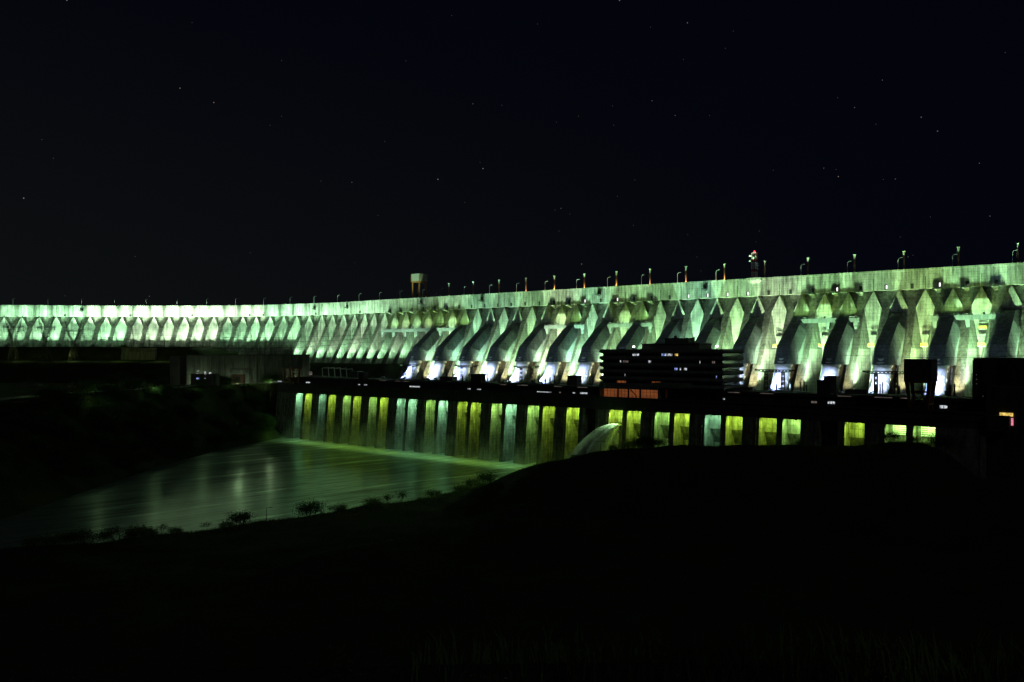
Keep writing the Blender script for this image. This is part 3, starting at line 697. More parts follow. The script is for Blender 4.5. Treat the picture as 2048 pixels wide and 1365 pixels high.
# ------------------------------------------------------------------ ground
bY = [60, 200, 343, 416, 518, 634, 741, 800]; bX = [-450, -360, -238, -238, -240, -236, -209, -199]
rY = [60, 200, 270, 314, 334, 379, 445, 500, 577, 640]; rX = [-560, -400, -282, -204, -164, -103, -38, -8, 14, 40]
ridge = np.array([(-34, 404, -82), (-22, 408, -78.5), (-15, 410, -71.5), (-6, 414, -66), (14, 430, -61), (46, 432, -55.4), (79, 412, -48.6), (116, 392, -46.0), (157, 372, -43.6), (186, 362, -42.4), (194, 358, -46), (203, 352, -57), (300, 340, -56), (900, 300, -50)], float)
def sstep(x, a, b): t = np.clip((x - a) / (b - a), 0, 1); return t * t * (3 - 2 * t)
def ground_z(X, Y):
    X = np.asarray(X, float); Y = np.asarray(Y, float)
    dx, dy = X - P0.x, Y - P0.y; S = dx * E.x + dy * E.y; T = dx * U.x + dy * U.y
    lb, rb = np.interp(Y, bY, bX), np.interp(Y, rY, rX)
    ql = lb - X; zl = -84 + np.clip(ql * .8, 0, 52) + np.clip(ql - 65, 0, 200) * .004
    hY = np.interp(Y, [0, 790, 838, 884, 897, 1000, 1400], [-32, -32, -11, -9.5, 5.4, 6.0, 7.0])
    hT = np.interp(T, [78, 98, 200], [-31.5, -12.6, -12.6])
    k = sstep(X, -372, -296); up_ = hY * (1 - k) + hT * k
    zl = np.where(ql > 60, np.maximum(zl, up_), zl)
    zl = np.where((ql <= 60) & (Y > 780), np.maximum(zl, hT), zl)
    qr = X - rb; zr = -84 + np.clip(qr * .5, 0, 6.5) + np.clip(qr, 0, 300) * .02
    rz = np.interp(X, ridge[:, 0], ridge[:, 2]); ry = np.interp(X, ridge[:, 0], ridge[:, 1])
    dyr = Y - ry; fall = np.exp(-(dyr / np.where(dyr < 0, 46.0, 34.0)) ** 2)
    zr = zr + np.clip(rz - zr, 0, 99) * fall
    hill = -1.9 - .43 * np.clip(Y + .08 * np.abs(X) - 5.0, 0, 400) - .02 * np.clip(X, -80, 0) * 0
    zr = np.maximum(zr, np.maximum(hill, -95))
    # low grassy step with a path on the near bank
    ax, ay, bx_, by_ = -78.0, 262.0, 8.0, 372.0; L_ = math.hypot(bx_ - ax, by_ - ay)
    al_ = ((X - ax) * (bx_ - ax) + (Y - ay) * (by_ - ay)) / L_; ac_ = ((X - ax) * (by_ - ay) - (Y - ay) * (bx_ - ax)) / L_
    zr = zr + 4.2 * sstep(ac_, -4, 5) * (1 - sstep(ac_, 30, 60)) * sstep(al_, -40, 20) * (1 - sstep(al_, L_ - 20, L_ + 30))
    z = np.where(X > rb, zr, np.where(X < lb, zl, -84.0))
    z = np.where((S > -28) & (T > -.5) & (S < 700), np.where((S < 12) & (T > 70), np.maximum(hT, -31.5), np.minimum(z, -45)), z)
    z = np.where((S <= -28) & (T > 6) & (X > lb - 60), np.maximum(hT, -31.5), z)
    z = np.where(Y + .45 * X > 1010, np.where(S < 0, z, -34), z)
    return z
xs = np.concatenate([np.linspace(-3000, -760, 20), np.arange(-750, -440, 8), np.arange(-440, 300, 3.5), np.arange(300, 620, 10), np.linspace(640, 3000, 20)])
ys = np.concatenate([np.linspace(-200, -8, 10), np.arange(-6, 24, 1.0), np.arange(24, 200, 4.0), np.arange(200, 620, 3.5), np.arange(620, 1080, 5.0), np.linspace(1100, 4000, 14)])
XX, YY = np.meshgrid(xs, ys); ZZ = ground_z(XX, YY)
amp = np.clip((YY - 3) / 60, 0.05, 1)
nz = np.array([noise.fractal(Vector((x * .03, y * .03, 1.7)), 1.0, 2.1, 5) for x, y in zip(XX.ravel(), YY.ravel())]).reshape(XX.shape)
flat = (XX < -296) & (YY > 838) | ((YY > 640) & (XX > -300))
ZZ = ZZ + nz * amp * np.where(flat, .4, 1.5) * np.where(ZZ < -83.5, 0, 1)
mb = MB(); nx = len(xs)
me = bpy.data.meshes.new('ground')
me.from_pydata(np.stack([XX.ravel(), YY.ravel(), ZZ.ravel()], 1).tolist(), [], [(r * nx + c, r * nx + c + 1, (r + 1) * nx + c + 1, (r + 1) * nx + c) for r in range(len(ys) - 1) for c in range(nx - 1)])
me.polygons.foreach_set('use_smooth', [True] * len(me.polygons))
m, nt, out = nodes_of('grassy ground')
g1 = noise_fac(nt, .05, detail=8, rough=.65); g2 = noise_fac(nt, .9, detail=6, rough=.7)
cr_ = N(nt, 'ShaderNodeValToRGB'); nt.links.new(math_node(nt, 'MULTIPLY', math_node(nt, 'ADD', g1, g2), .5), cr_.inputs[0])
el = cr_.color_ramp.elements; el[0].position = .36; el[0].color = (.012, .014, .008, 1); el[1].position = .62; el[1].color = (.055, .075, .025, 1)
e2 = cr_.color_ramp.elements.new(.5); e2.color = (.03, .042, .014, 1)
b = N(nt, 'ShaderNodeBsdfPrincipled', Roughness=1); b.inputs['Specular IOR Level'].default_value = .1
nt.links.new(cr_.outputs[0], b.inputs['Base Color']); bp = N(nt, 'ShaderNodeBump', Strength=.9, Distance=1.2); nt.links.new(g2, bp.inputs['Height']); nt.links.new(bp.outputs[0], b.inputs['Normal'])
nt.links.new(b.outputs[0], out.inputs[0]); me.materials.append(m)
ground = bpy.data.objects.new('ground', me); COL.objects.link(ground); ground['kind'] = 'structure'
def gz(x, y): return float(ground_z(x, y)) + noise.fractal(Vector((x * .03, y * .03, 1.7)), 1.0, 2.1, 5) * float(np.clip((y - 3) / 60, .05, 1)) * 1.5

# river
m, nt, out = nodes_of('silty water with painted sheen')
flow = R(42)
n1 = noise_fac(nt, 1.0, (.011, .10, 1), 6, .62, (0, 0, -flow)); n2 = noise_fac(nt, 1.0, (.06, .6, 1), 5, .6, (0, 0, -flow)); n3 = noise_fac(nt, .035, (1, 1, 1), 4, .55)
hgt = math_node(nt, 'ADD', math_node(nt, 'MULTIPLY', n1, 1.0), math_node(nt, 'ADD', math_node(nt, 'MULTIPLY', n2, .16), math_node(nt, 'MULTIPLY', n3, .8)))
bp = N(nt, 'ShaderNodeBump', Strength=.5, Distance=.42); nt.links.new(hgt, bp.inputs['Height'])
d_ = N(nt, 'ShaderNodeBsdfDiffuse', Color=(.11, .13, .085, 1)); g_ = N(nt, 'ShaderNodeBsdfGlossy', Color=(.86, 1, .83, 1)); fr_ = N(nt, 'ShaderNodeFresnel', IOR=1.9); ms_ = N(nt, 'ShaderNodeMixShader')
nt.links.new(ramp(nt, n1, .35, .65, .17, .29), g_.inputs['Roughness'])
g2_ = N(nt, 'ShaderNodeBsdfGlossy', Color=(.84, 1, .80, 1), Roughness=.43); gm_ = N(nt, 'ShaderNodeMixShader', Fac=.6)
for n_ in (d_, g_, g2_, fr_): nt.links.new(bp.outputs[0], n_.inputs['Normal'])
nt.links.new(g_.outputs[0], gm_.inputs[1]); nt.links.new(g2_.outputs[0], gm_.inputs[2])
nt.links.new(math_node(nt, 'MULTIPLY', math_node(nt, 'POWER', fr_.outputs[0], .25), ramp(nt, math_node(nt, 'ADD', math_node(nt, 'MULTIPLY', n1, .55), math_node(nt, 'MULTIPLY', n2, .45)), .40, .58, .34, 1.3), True), ms_.inputs[0]); nt.links.new(d_.outputs[0], ms_.inputs[1]); nt.links.new(gm_.outputs[0], ms_.inputs[2]); nt.links.new(ms_.outputs[0], out.inputs[0])  # lifted Fresnel and streak noise put the river's sheen into the mix
mb = MB()
wv = [(-700, 30), (-100, 30), (80, 400), (80, 620), (-195, 745), (-260, 770), (-420, 500)]
mb.poly([(x, y, -80) for x, y in wv]); wat = mb.build('river', m); wat['kind'] = 'structure'

# ------------------------------------------------------------------ stars
for nm_, cnt, r_, e_ in (('star', 0, 0, 0),): pass
rs = random.Random(11); mb = MB(); sm = [glow('star bright', (.95, .97, 1), .2), glow('star middling', (.9, .95, 1), .12), glow('star faint', (.9, .94, 1), .045), glow('star orange', (1, .7, .35), .2)]
for q in range(300):
    az, el_ = R(rs.uniform(-60, 60)), R(rs.uniform(3, 48)); d = Vector((math.sin(az) * math.cos(el_), math.cos(az) * math.cos(el_), math.sin(el_)))
    c = d * 6500; m_ = rs.random(); r_ = 3.4 * (1.0 if m_ > .12 else 1.3); a = d.cross(Vector((0, 0, 1))).normalized(); b = a.cross(d)
    vs = [c + a * r_, c - a * r_, c + b * r_, c - b * r_, c + d * r_, c - d * r_]
    mb.mesh(vs, [(0, 2, 4), (2, 1, 4), (1, 3, 4), (3, 0, 4), (2, 0, 5), (1, 2, 5), (3, 1, 5), (0, 3, 5)], sm[0] if m_ < .07 else sm[3] if m_ < .09 else sm[1] if m_ < .30 else sm[2])
st = mb.build('stars', sm[0]); st['kind'] = 'stuff'

# ------------------------------------------------------------------ left bank: road, pylons, walls, small buildings
mb = MB(); rp = [(-372, 440), (-341, 531), (-324, 610), (-306, 686), (-296, 740), (-286, 772)]
rp = catmull([Vector((-400, 360))] + [Vector(p) for p in rp] + [Vector((-270, 800))], 10)
def roadz(p): return gz(p.x, p.y) + .35
L_, Rr = [], []
for i, p in enumerate(rp):
    t = (rp[min(i + 1, len(rp) - 1)] - rp[max(i - 1, 0)]).normalized(); nn_ = Vector((t.y, -t.x)); z = max(roadz(p + nn_ * 3), roadz(p - nn_ * 3), roadz(p))
    L_.append((p, nn_, z))
for (p, a, z), (p2, a2, z2) in zip(L_, L_[1:]):
    mb.hexa(*[[Vector((*(pp_ + aa * k), zz + h)) for pp_, aa, zz, k in ((p, a, z, -3), (p, a, z, 3), (p2, a2, z2, 3), (p2, a2, z2, -3))] for h in (-1.5, 0)], M['deck'])
    mb.hexa(*[[Vector((*(pp_ + aa * k), zz + h)) for pp_, aa, zz, k in ((p, a, z, 3.003), (p, a, z, 3.4), (p2, a2, z2, 3.4), (p2, a2, z2, 3.003))] for h in (-1.5, .4)], M['cap'])
rd = mb.build('road', M['deck']); rd['kind'] = 'structure'

def pylon():
    root = thing('transmission_pylon', '', 'pylon', (0, 0, 0), 'transmission pylons on the dark bank')
    mb = MB(); lattice_post(mb, 0, 0, 0, 24, 4.2, 1.1, .2, 6); mb.build('tower_body', M['black'], root)
    for sx in (-1, 1):
        mb = MB(); secs = [(1.1 * sx, 24, .9), (3.2 * sx, 29, .9), (5.2 * sx, 34, .9), (6.6 * sx, 38, .7)]
        for (x0, z0, w0), (x1, z1, w1) in zip(secs, secs[1:]):
            for y in (-1, 1):
                for e in (-.8, .8): mb.tube([(x0 + e, y * w0, z0), (x1 + e, y * w1, z1)], .19, n=4)
                mb.tube([(x0 - .8, y * w0, z0), (x1 + .8, y * w1, z1)], .13, n=4); mb.tube([(x0 + .8, y * w0, z0), (x1 - .8, y * w1, z1)], .13, n=4)
        mb.tube([(6.6 * sx, 0, 38), (9.6 * sx, 0, 51)], [.4, .16], n=5); mb.tube([(4.8 * sx, 0, 38), (9.6 * sx, 0, 51)], [.3, .12], n=5)
        mb.build('arm', M['black'], root)
    mb = MB()
    for z in (36.6, 38.4): mb.tube([(-11, 0, z), (11, 0, z)], .2, n=4)
    for k in range(11): x = -11 + k * 2; mb.tube([(x, 0, 36.6), (x + 2, 0, 38.4)], .13, n=4); mb.tube([(x + 2, 0, 36.6), (x, 0, 38.4)], .13, n=4)
    mb.build('crossbeam', M['black'], root)
    mb = MB()
    for x in (-10, 0, 10): mb.tube([(x, 0, 36.6), (x, 0, 33.6)], .28, n=6)
    mb.build('insulator', M['black'], root)
    return root
py = pylon(); PY = []
for i, (px, Y, lab) in enumerate(((27, 862, 'dark lattice pylon before the lit dam, farthest from the assembly hall'), (92, 866, 'dark lattice pylon before the lit dam, between the two other pylons'), (147, 862, 'dark lattice pylon before the lit dam, closest to the assembly hall'))):
    o = py if i == 0 else copy_tree(py); x = (px - CX) * Y / F; o.location = (x, Y, -10.6); o.rotation_euler = (0, 0, R((8, -6, 4)[i])); o['label'] = lab
    if i == 2: o.scale = (.95, .95, .88)
    PY.append(Vector(o.location))
def cable(a, b, sag, lab, r=.16):
    mb = MB(); mb.tube([a.lerp(b, k / 24) - Vector((0, 0, sag * 4 * (k / 24) * (1 - k / 24))) for k in range(25)], r, n=5)
    tag(mb.build('power_line', M['black']), lab, 'power line', 'power lines in front of the dam')
for k, (dx, z0, end, sag, lab) in enumerate(((10, 22.5, ph(28, 58, 9), 9, 'thin dark power line sagging lowest across the curved dam wing'), (-10, 26.0, ph(30, 62, 13), 7, 'thin dark power line, the middle one crossing the curved dam wing'),
                                             (0, 31, ph(34, 66, 17), 6, 'thin dark power line crossing highest over the curved dam wing'))):
    cable(PY[2] + Vector((dx, 0, z0 + 10.6 - 6)), end, sag, lab)
cable(PY[0] + Vector((10, 0, 33.6)), PY[1] + Vector((-10, 0, 33.6)), 2, 'short power line strung between the first two pylons')
cable(PY[0] + Vector((-10, 0, 33.6)), Vector((-760, 880, 24)), 3, 'power line leaving the outermost pylon towards the frame edge')
cable(ph(470, 66, -2), ph(620, 60, 2), 3, 'thin dark line crossing the lit dam face above the tall black service hall', .12)

rw = thing('retaining_wall', 'tan concrete retaining wall set into the dark hillside below the dam wing', 'wall', (-414, 884, -8))
mb = MB(); mb.hexa([(-433, 882, -9), (-396, 882, -9), (-396, 888, -9), (-433, 888, -9)], [(-433, 883, 4.6), (-396, 883, 3.2), (-396, 888, 3.2), (-433, 888, 4.6)]); mb.build('wall', M['hall'], rw)
mb = MB(); mb.hexa([(-433.3, 882.4, 4.603), (-395.7, 882.4, 3.203), (-395.7, 888.3, 3.203), (-433.3, 888.3, 4.603)], [(-433.3, 882.4, 5.1), (-395.7, 882.4, 3.7), (-395.7, 888.3, 3.7), (-433.3, 888.3, 5.1)]); mb.build('coping', M['deck'], rw)

gh = thing('gatehouse', 'dark flat roofed gatehouse with scattered white windows against the long hall', 'gatehouse', (-300, 745, -32))
gx = lambda px, Y: (px - CX) * Y / F
mb = MB(); mb.box((gx(408, 745), 748, -27), (24, 8, 12)); mb.build('wall', M['dark'], gh)
mb = MB(); mb.box((gx(408, 745), 748, -20.8), (25, 9, .5)); mb.build('roof', M['dark'], gh)
for px, y, w_, h_, m_ in ((396, 742.5, 2.0, .6, 'w_white'), (395, 747.5, 1.6, .7, 'w_white'), (410, 745, 1.4, 1.4, 'w_white'), (411, 748.5, 1.8, 1.0, 'w_white'), (420.5, 747, 2.0, 1.4, 'w_white'), (395.5, 757.5, 2.6, 1.6, 'w_blue'), (394.5, 758, 1.0, 1.0, 'w_white'), (410, 757, .9, .5, 'w_white')):
    mb = MB(); mb.box((gx(px, 744), 743.9, (HZ - y) * 744 / F), (w_, .4, h_)); mb.build('window', M[m_], gh)
ki = thing('kiosk', 'low dusty red kiosk with a flat roof before the long assembly hall', 'kiosk', (gx(475, 765), 768, -31))
mb = MB(); mb.box((gx(475, 765), 768, -26), (11, 6, 9)); mb.build('wall', M['brick'], ki)
mb = MB(); mb.box((gx(475, 765), 767.5, -21.2), (12.5, 8, .6)); mb.build('roof', M['panel'], ki)
mb = MB(); mb.box((gx(476, 765), 764.9, -26.6), (4, .2, 5)); mb.build('door', M['black'], ki)

pg = thing('pergola', 'pale open pergola of tilted frames over a lit floor before the dam foot', 'pergola', ph(s_at(665, 62), 62, -28))
sa, sb = s_at(634, 62), s_at(702, 62)
mb = MB(); sbox(mb, sa, sb, 56, 66, -32, -26.6); mb.build('floor', M['panel'], pg)
for q, x in enumerate((652, 664, 676, 688, 700)):
    s = s_at(x, 61); mb = MB(); h = -15.6 - .5 * max(0, q - 2)
    mb.tube([ph(s, 57, -26.6), ph(s - 1, 57, h - 1), ph(s - 1.5, 65, h), ph(s, 65, -26.6)], .32, n=6); mb.build('frame', M['white'], pg)
mb = MB()
for t_ in (57.5, 64.5): mb.tube([ph(s_at(652, 61), t_, -16.4), ph(s_at(676, 61), t_, -16.6), ph(s_at(700, 61), t_, -17.6)], .22, n=6)
for h in (-25.6, -24.6): mb.tube([ph(sa, 56.2, h), ph(sb, 56.2, h)], .1, n=5)
mb.build('rail', M['white'], pg)
ut = thing('utility_cabin', 'small plain utility cabin just beyond the end of the pergola', 'cabin', ph(s_at(712, 62), 62, -28))
mb = MB(); sbox(mb, s_at(705, 60), s_at(720, 60), 57, 64, -31, -19.5); mb.build('wall', M['hall'], ut)
mb = MB(); sbox(mb, s_at(704.5, 60), s_at(720.5, 60), 56.6, 64.4, -19.497, -19.0); mb.build('roof', M['deck'], ut)
sg = thing('light_box', 'small glowing white sign box at the corner of the assembly hall', 'sign', depth_pt(621, 758, 790))
mb = MB(); q = depth_pt(621, 747, 790); mb.box(q, (3.2, .5, 3.6), M['w_dim']); mb.build('sign_panel', M['w_dim'], sg)
mb = MB(); mb.box(q + Vector((0, .3, -4)), (.4, .4, 8)); mb.build('post', M['galv'], sg)
bs = thing('bus_shelter', 'pale thin roofed shelter beside the road on the dark bank', 'shelter', (gx(92, 545), 548, -32)); zb_ = gz(gx(92, 545), 548)
mb = MB(); mb.box((gx(92, 545), 548, zb_ + 3.1), (10.5, 3.4, .25)); mb.box((gx(92, 545), 548, zb_ + 3.4), (8, 2.6, .25)); mb.build('roof', M['white'], bs)
for dx in (-4.4, 4.4):
    mb = MB(); mb.tube([(gx(92, 545) + dx, 548, zb_ - .4), (gx(92, 545) + dx, 548, zb_ + 3)], .14, n=6); mb.build('post', M['galv'], bs)
mb = MB(); mb.box((gx(92, 545), 549, zb_ + .6), (6, .5, .12)); mb.build('bench', M['galv'], bs)

# two-headed and plain lamp posts standing dark on the banks
def twin_lamp(loc, h, lab, heads=2):
    root = thing('lamp_post', lab, 'lamp post', loc); q = Vector(loc)
    mb = MB(); mb.tube([q - Vector((0, 0, .6)), q + Vector((0, 0, h))], [.16, .1], n=7); mb.build('pole', M['black'], root)
    for sx in ((-1, 1) if heads == 2 else (1,)):
        mb = MB(); mb.tube([q + Vector((0, 0, h)), q + Vector((sx * 1.2, 0, h + .35))], .08, n=5); mb.box(q + Vector((sx * 1.9, 0, h + .4)), (1.6, .5, .28)); mb.build('lamp_head', M['black'], root)
def on_bank(px, off, y0=300, y1=600):
    """A point off metres inside the near bank's edge on the sight line through column px."""
    best = min(((abs((np.interp(Y, rY, rX) + off) * F / Y + CX - px), Y) for Y in np.arange(y0, y1, .5))); Y = best[1]; x = float(np.interp(Y, rY, rX) + off); return Vector((x, Y, gz(x, Y)))
def on_ridge(px):
    best = min((abs(a * F / b + CX - px), a, b) for a, b in zip(np.interp(np.linspace(0, 1, 600), np.linspace(0, 1, len(ridge)), ridge[:, 0]), np.interp(np.linspace(0, 1, 600), np.linspace(0, 1, len(ridge)), ridge[:, 1]))); return Vector((best[1], best[2], gz(best[1], best[2])))
q = on_ridge(1200); twin_lamp(q, 5.2, 'dark twin headed lamp post on the near ridge beside the water jet')
q = on_bank(534, 12); twin_lamp(q, 6.0, 'thin dark lamp post on the near bank against the shining river', 1)
q = Vector((gx(85, 545), 551, gz(gx(85, 545), 551))); twin_lamp(q, 16, 'tall thin lamp post beside the road shelter on the far bank', 2)

# ------------------------------------------------------------------ plants
def bush_mesh(name, label, cat, seed, h, wd, nb, nl, leaf, mat_leaf, flat=1.0, open_=0.5, trunk=.12):
    """A shrub or small tree: forking stems, leaf clumps at and below their tips."""
    rr = random.Random(seed); root = thing(name, label, cat, (0, 0, 0)); ms, ml = MB(), MB(); ends = []
    def grow(p, d, ln, r, lev):
        q = p + d * ln; mid_ = p.lerp(q, .5) + Vector((rr.uniform(-1, 1), rr.uniform(-1, 1), 0)) * ln * .07
        ms.tube([p, mid_, q], [r, r * .85, r * .65], n=5, cap=False)
        if lev == 0: ends.append(q); return
        for _ in range(rr.choice((2, 3, 3))):
            nd = (d + Vector((rr.uniform(-1, 1), rr.uniform(-1, 1), rr.uniform(-.35, .5))) * .75).normalized(); nd.z = nd.z * flat; grow(q, nd.normalized(), ln * rr.uniform(.6, .85), r * .62, lev - 1)
        if lev < 2: ends.append(q)
    for k in range(nb):
        a = 2 * math.pi * k / nb + rr.random(); lean = rr.uniform(.2, .9) * (wd / h)
        grow(Vector((math.cos(a) * .1 * wd, math.sin(a) * .1 * wd, -.3)), Vector((math.cos(a) * lean, math.sin(a) * lean, 1)).normalized(), h * .34, trunk, 3)
    for _ in range(nl):
        c = rr.choice(ends) + Vector((rr.gauss(0, 1), rr.gauss(0, 1), rr.gauss(0, .7))) * open_ * leaf * 2.2
        n_ = Vector((rr.uniform(-1, 1), rr.uniform(-1, 1), rr.uniform(-.2, 1))).normalized(); a = n_.orthogonal().normalized(); b = n_.cross(a); l = leaf * rr.uniform(.6, 1.3)
        ml.poly([c - a * l * .5, c + b * l * .22, c + a * l * .5, c - b * l * .22])
    ms.build('stem', M['bark'], root); ml.build('foliage', mat_leaf, root); return root
kinds = [bush_mesh('bush', '', 'bush', 5, 5.2, 5.0, 5, 2600, .42, M['leaf'], 1, 1.2, .12),
         bush_mesh('bush', '', 'bush', 8, 3.2, 4.6, 6, 1800, .36, M['leaf_pale'], 1, 1.2, .09),
         bush_mesh('sapling', '', 'sapling', 12, 4.6, 2.4, 2, 260, .45, M['leaf'], 1, .7, .07),
         bush_mesh('spreading_tree', '', 'tree', 21, 6.5, 9.0, 4, 2300, .40, M['leaf'], .45, 1.1, .14)]
used = set()
def plant(kind, loc, lab, sc=1.0, rot=None, group=None):
    o = kinds[kind] if kind not in used else copy_tree(kinds[kind]); used.add(kind)
    o.location = loc; o.rotation_euler = (0, 0, rot if rot is not None else rs.uniform(0, 6.28)); o.scale = (sc, sc, sc * rs.uniform(.9, 1.1)); o['label'] = lab
    if group: o['group'] = group
BK = [(3, 172, 11, 1.0, 'spreading flat topped tree on the near bank, outermost of the close pair'), (3, 232, 11, .95, 'spreading flat topped tree on the near bank, inner one of the close pair'),
      (1, 105, 12, 1.2, 'low bush on the near bank outside the two spreading trees'), (1, 62, 12, 1.0, 'low bush at the very start of the near bank'), (0, 140, 13, .7, 'dense bush crowded under the outermost spreading tree'), (1, 275, 12, 1.2, 'low bush just inside the two spreading trees'),
      (1, 300, 12, .9, 'small low bush, second inside the two spreading trees'), (2, 325, 12, .8, 'thin sapling alone between low bushes and the round bush'), (1, 352, 12, .7, 'small scrubby bush by the thin sapling'), (2, 412, 12, .7, 'short sapling standing alone on the bare bank before the round bush'),
      (0, 480, 11, .95, 'round bush on the near bank just before the thin lamp post'), (1, 455, 11, .8, 'small bush pressed against the round bush by the lamp post'), (0, 620, 10, 1.15, 'big round bush silhouetted on the river, first past the thin lamp post'), (1, 680, 10, .95, 'loose bush, second past the thin lamp post'),
      (2, 660, 10, .7, 'thin sapling between the big round bush and the loose bush'), (1, 745, 9, 1.1, 'loose bush on the bank, third past the thin lamp post'), (2, 776, 9, 1.0, 'spindly sapling, first of two in the gap on the bank'), (2, 803, 9, 1.15, 'tall spindly sapling, second of two in the gap on the bank'),
      (0, 866, 9, .8, 'compact bush after the two spindly saplings'), (1, 925, 9, 1.1, 'bush at the foot of the ridge, first of the thicket'), (1, 948, 9, 1.3, 'bush in the thicket at the foot of the ridge, between its neighbours'), (0, 975, 9, 1.1, 'tall bush of the thicket at the foot of the ridge')]
for kd, px, off, sc, lab in BK:
    q = on_bank(px, off); plant(kd, q - Vector((0, 0, .3)), lab, sc * 1.35, group='shrubs along the near bank')
for kd, px, sc, lab in ((0, 1288, 1.15, 'bushy tree on the ridge crest under the lit bay beside the jet'), (1, 1262, 1.2, 'low bush next to the bushy tree on the ridge crest'), (0, 1312, .8, 'small dense bush behind the bushy tree on the ridge crest'), (1, 1226, .8, 'low bush close to the twin lamp post'),
                        (1, 1150, .5, 'tiny bush on the bare end of the ridge'), (0, 1783, .75, 'bush on the ridge in front of the first louvred bay'), (1, 1826, .8, 'low bush on the ridge in front of the second louvred bay'), (1, 1600, .55, 'tiny bush in the middle of the bare ridge'), (0, 1885, 1.2, 'thick bush at the drop where the ridge ends')):
    plant(kd, on_ridge(px) - Vector((0, 0, .3)), lab, sc * 1.25, group='shrubs on the ridge crest')
tree = bush_mesh('leafy_tree', '', 'tree', 33, 8.5, 7.0, 4, 2600, .85, M['leaf'], .9, 1.3, .25)
lab = 'dark leafy tree among many on the unlit slope of the far bank'
rt = random.Random(5); first = True; cnt = 0
while cnt < 110:
    Y = rt.uniform(440, 795); lb = float(np.interp(Y, bY, bX)); x = lb - rt.uniform(10, 74)
    if abs(x + 341 - (Y - 531) * .23) < 9: continue
    s_, t_ = (Vector((x, Y)) - P0).dot(E), (Vector((x, Y)) - P0).dot(U)
    if s_ > -38 and t_ > -8: continue
    o = tree if first else copy_tree(tree); first = False; cnt += 1
    k = rt.uniform(.55, 1.15); o.location = (x, Y, gz(x, Y) - .4); o.rotation_euler = (0, 0, rt.uniform(0, 6.28)); o.scale = (k, k, k * rt.uniform(.8, 1.15)); o['label'] = lab; o['group'] = 'trees on the far bank slope'
for px, Y, k, lab in ((518, 772, .9, 'round dark tree in front of the assembly hall beside the crane'), (537, 778, .8, 'small dark tree in front of the assembly hall, nearest to the crane'), (440, 764, 1.15, 'dark tree beside the gatehouse before the assembly hall'), (452, 762, 1.0, 'dark tree next to the red kiosk before the assembly hall'),
                      (247, 893, .8, 'lone rounded tree on the hilltop against the lit dam')):
    o = copy_tree(tree); o.location = (gx(px, Y), Y, gz(gx(px, Y), Y) - .3); o.scale = (k, k, k * .95); o.rotation_euler = (0, 0, px); o['label'] = lab; o['group'] = 'trees around the far bank buildings'

# tall grass on the near bank and the ridge
rg = random.Random(19); mb = MB()
def tuft(x, y, z, h):
    for _ in range(3):
        a = rg.uniform(0, 6.28); b = Vector((math.cos(a), math.sin(a), 0)); w_ = rg.uniform(.05, .12); l = rg.uniform(.2, .7) * h; p0 = Vector((x + rg.uniform(-.4, .4), y + rg.uniform(-.4, .4), z - .3))
        si = Vector((-b.y, b.x, 0)) * w_; mb.poly([p0 - si, p0 + si, p0 + b * l + Vector((0, 0, h * rg.uniform(.7, 1.2)))])
for _ in range(5200):
    y = rg.uniform(290, 480); x = float(np.interp(y, rY, rX)) + 7 + abs(rg.gauss(0, 1)) * 14; tuft(x, y, gz(x, y), rg.uniform(.5, 1.5))
rxs, rys = ridge[:, 0], ridge[:, 1]
for _ in range(3600):
    x = rg.uniform(-25, 240); y = float(np.interp(x, rxs, rys)) + rg.gauss(0, 7); tuft(x, y, gz(x, y), rg.uniform(.4, 1.2))
for _ in range(2600):
    f_ = rg.random(); x = -78 + 86 * f_ + rg.gauss(0, 5); y = 262 + 110 * f_ + rg.gauss(0, 5); tuft(x, y, gz(x, y), rg.uniform(.4, 1.0))
bg_ = mb.build('bank_grass', M['leaf_pale']); bg_['kind'] = 'stuff'

# foreground grass and weeds in front of the camera
rg = random.Random(9); mb = MB()
for q in range(5200):
    x, y = rg.uniform(-.6, 4.2), rg.uniform(4.2, 6.6)
    if rg.random() > .25 + .75 * max(0, min(1, (x + .2) / 3)): continue
    z = gz(x, y); h = rg.uniform(.08, .26) * (1 + .3 * (x > 1.5)); a = rg.uniform(0, 6.28); b = Vector((math.cos(a), math.sin(a), 0)); w_ = rg.uniform(.003, .007); l = rg.uniform(.2, .7) * h
    p0 = Vector((x, y, z - .02)); si = Vector((-b.y, b.x, 0)) * w_
    p1 = p0 + b * l * .3 + Vector((0, 0, h * .65)); p2 = p0 + b * l + Vector((0, 0, h))
    mb.mesh([p0 - si, p0 + si, p1 + si * .8, p1 - si * .8, p2], [(0, 1, 2, 3), (3, 2, 4)])
gr = mb.build('grass', M['leaf_pale']); gr['kind'] = 'stuff'
weed = bush_mesh('weed', '', 'weed', 41, .5, .35, 3, 130, .05, M['leaf_pale'], 1, .5, .004)
WD = [(1.95, 5.2, .95, 'tallest leafy weed in the grass near the camera, at the dark corner'), (2.5, 5.3, 1.1, 'broad leafy weed in the grass at the dark corner'), (2.75, 5.1, .8, 'small weed beside the broad weed at the dark corner'), (.95, 5.0, .6, 'low weed in the grass where the lawn thins out'), (.45, 5.1, .55, 'short weed alone in the thin grass'), (-1.1, 5.0, .5, 'lone pale weed far out in the dark grass')]
for i, (x, y, k, lab) in enumerate(WD):
    o = weed if i == 0 else copy_tree(weed); o.location = (x, y, gz(x, y)); o.scale = (k, k, k); o.rotation_euler = (0, 0, i * 1.3); o['label'] = lab; o['group'] = 'weeds in the near grass'

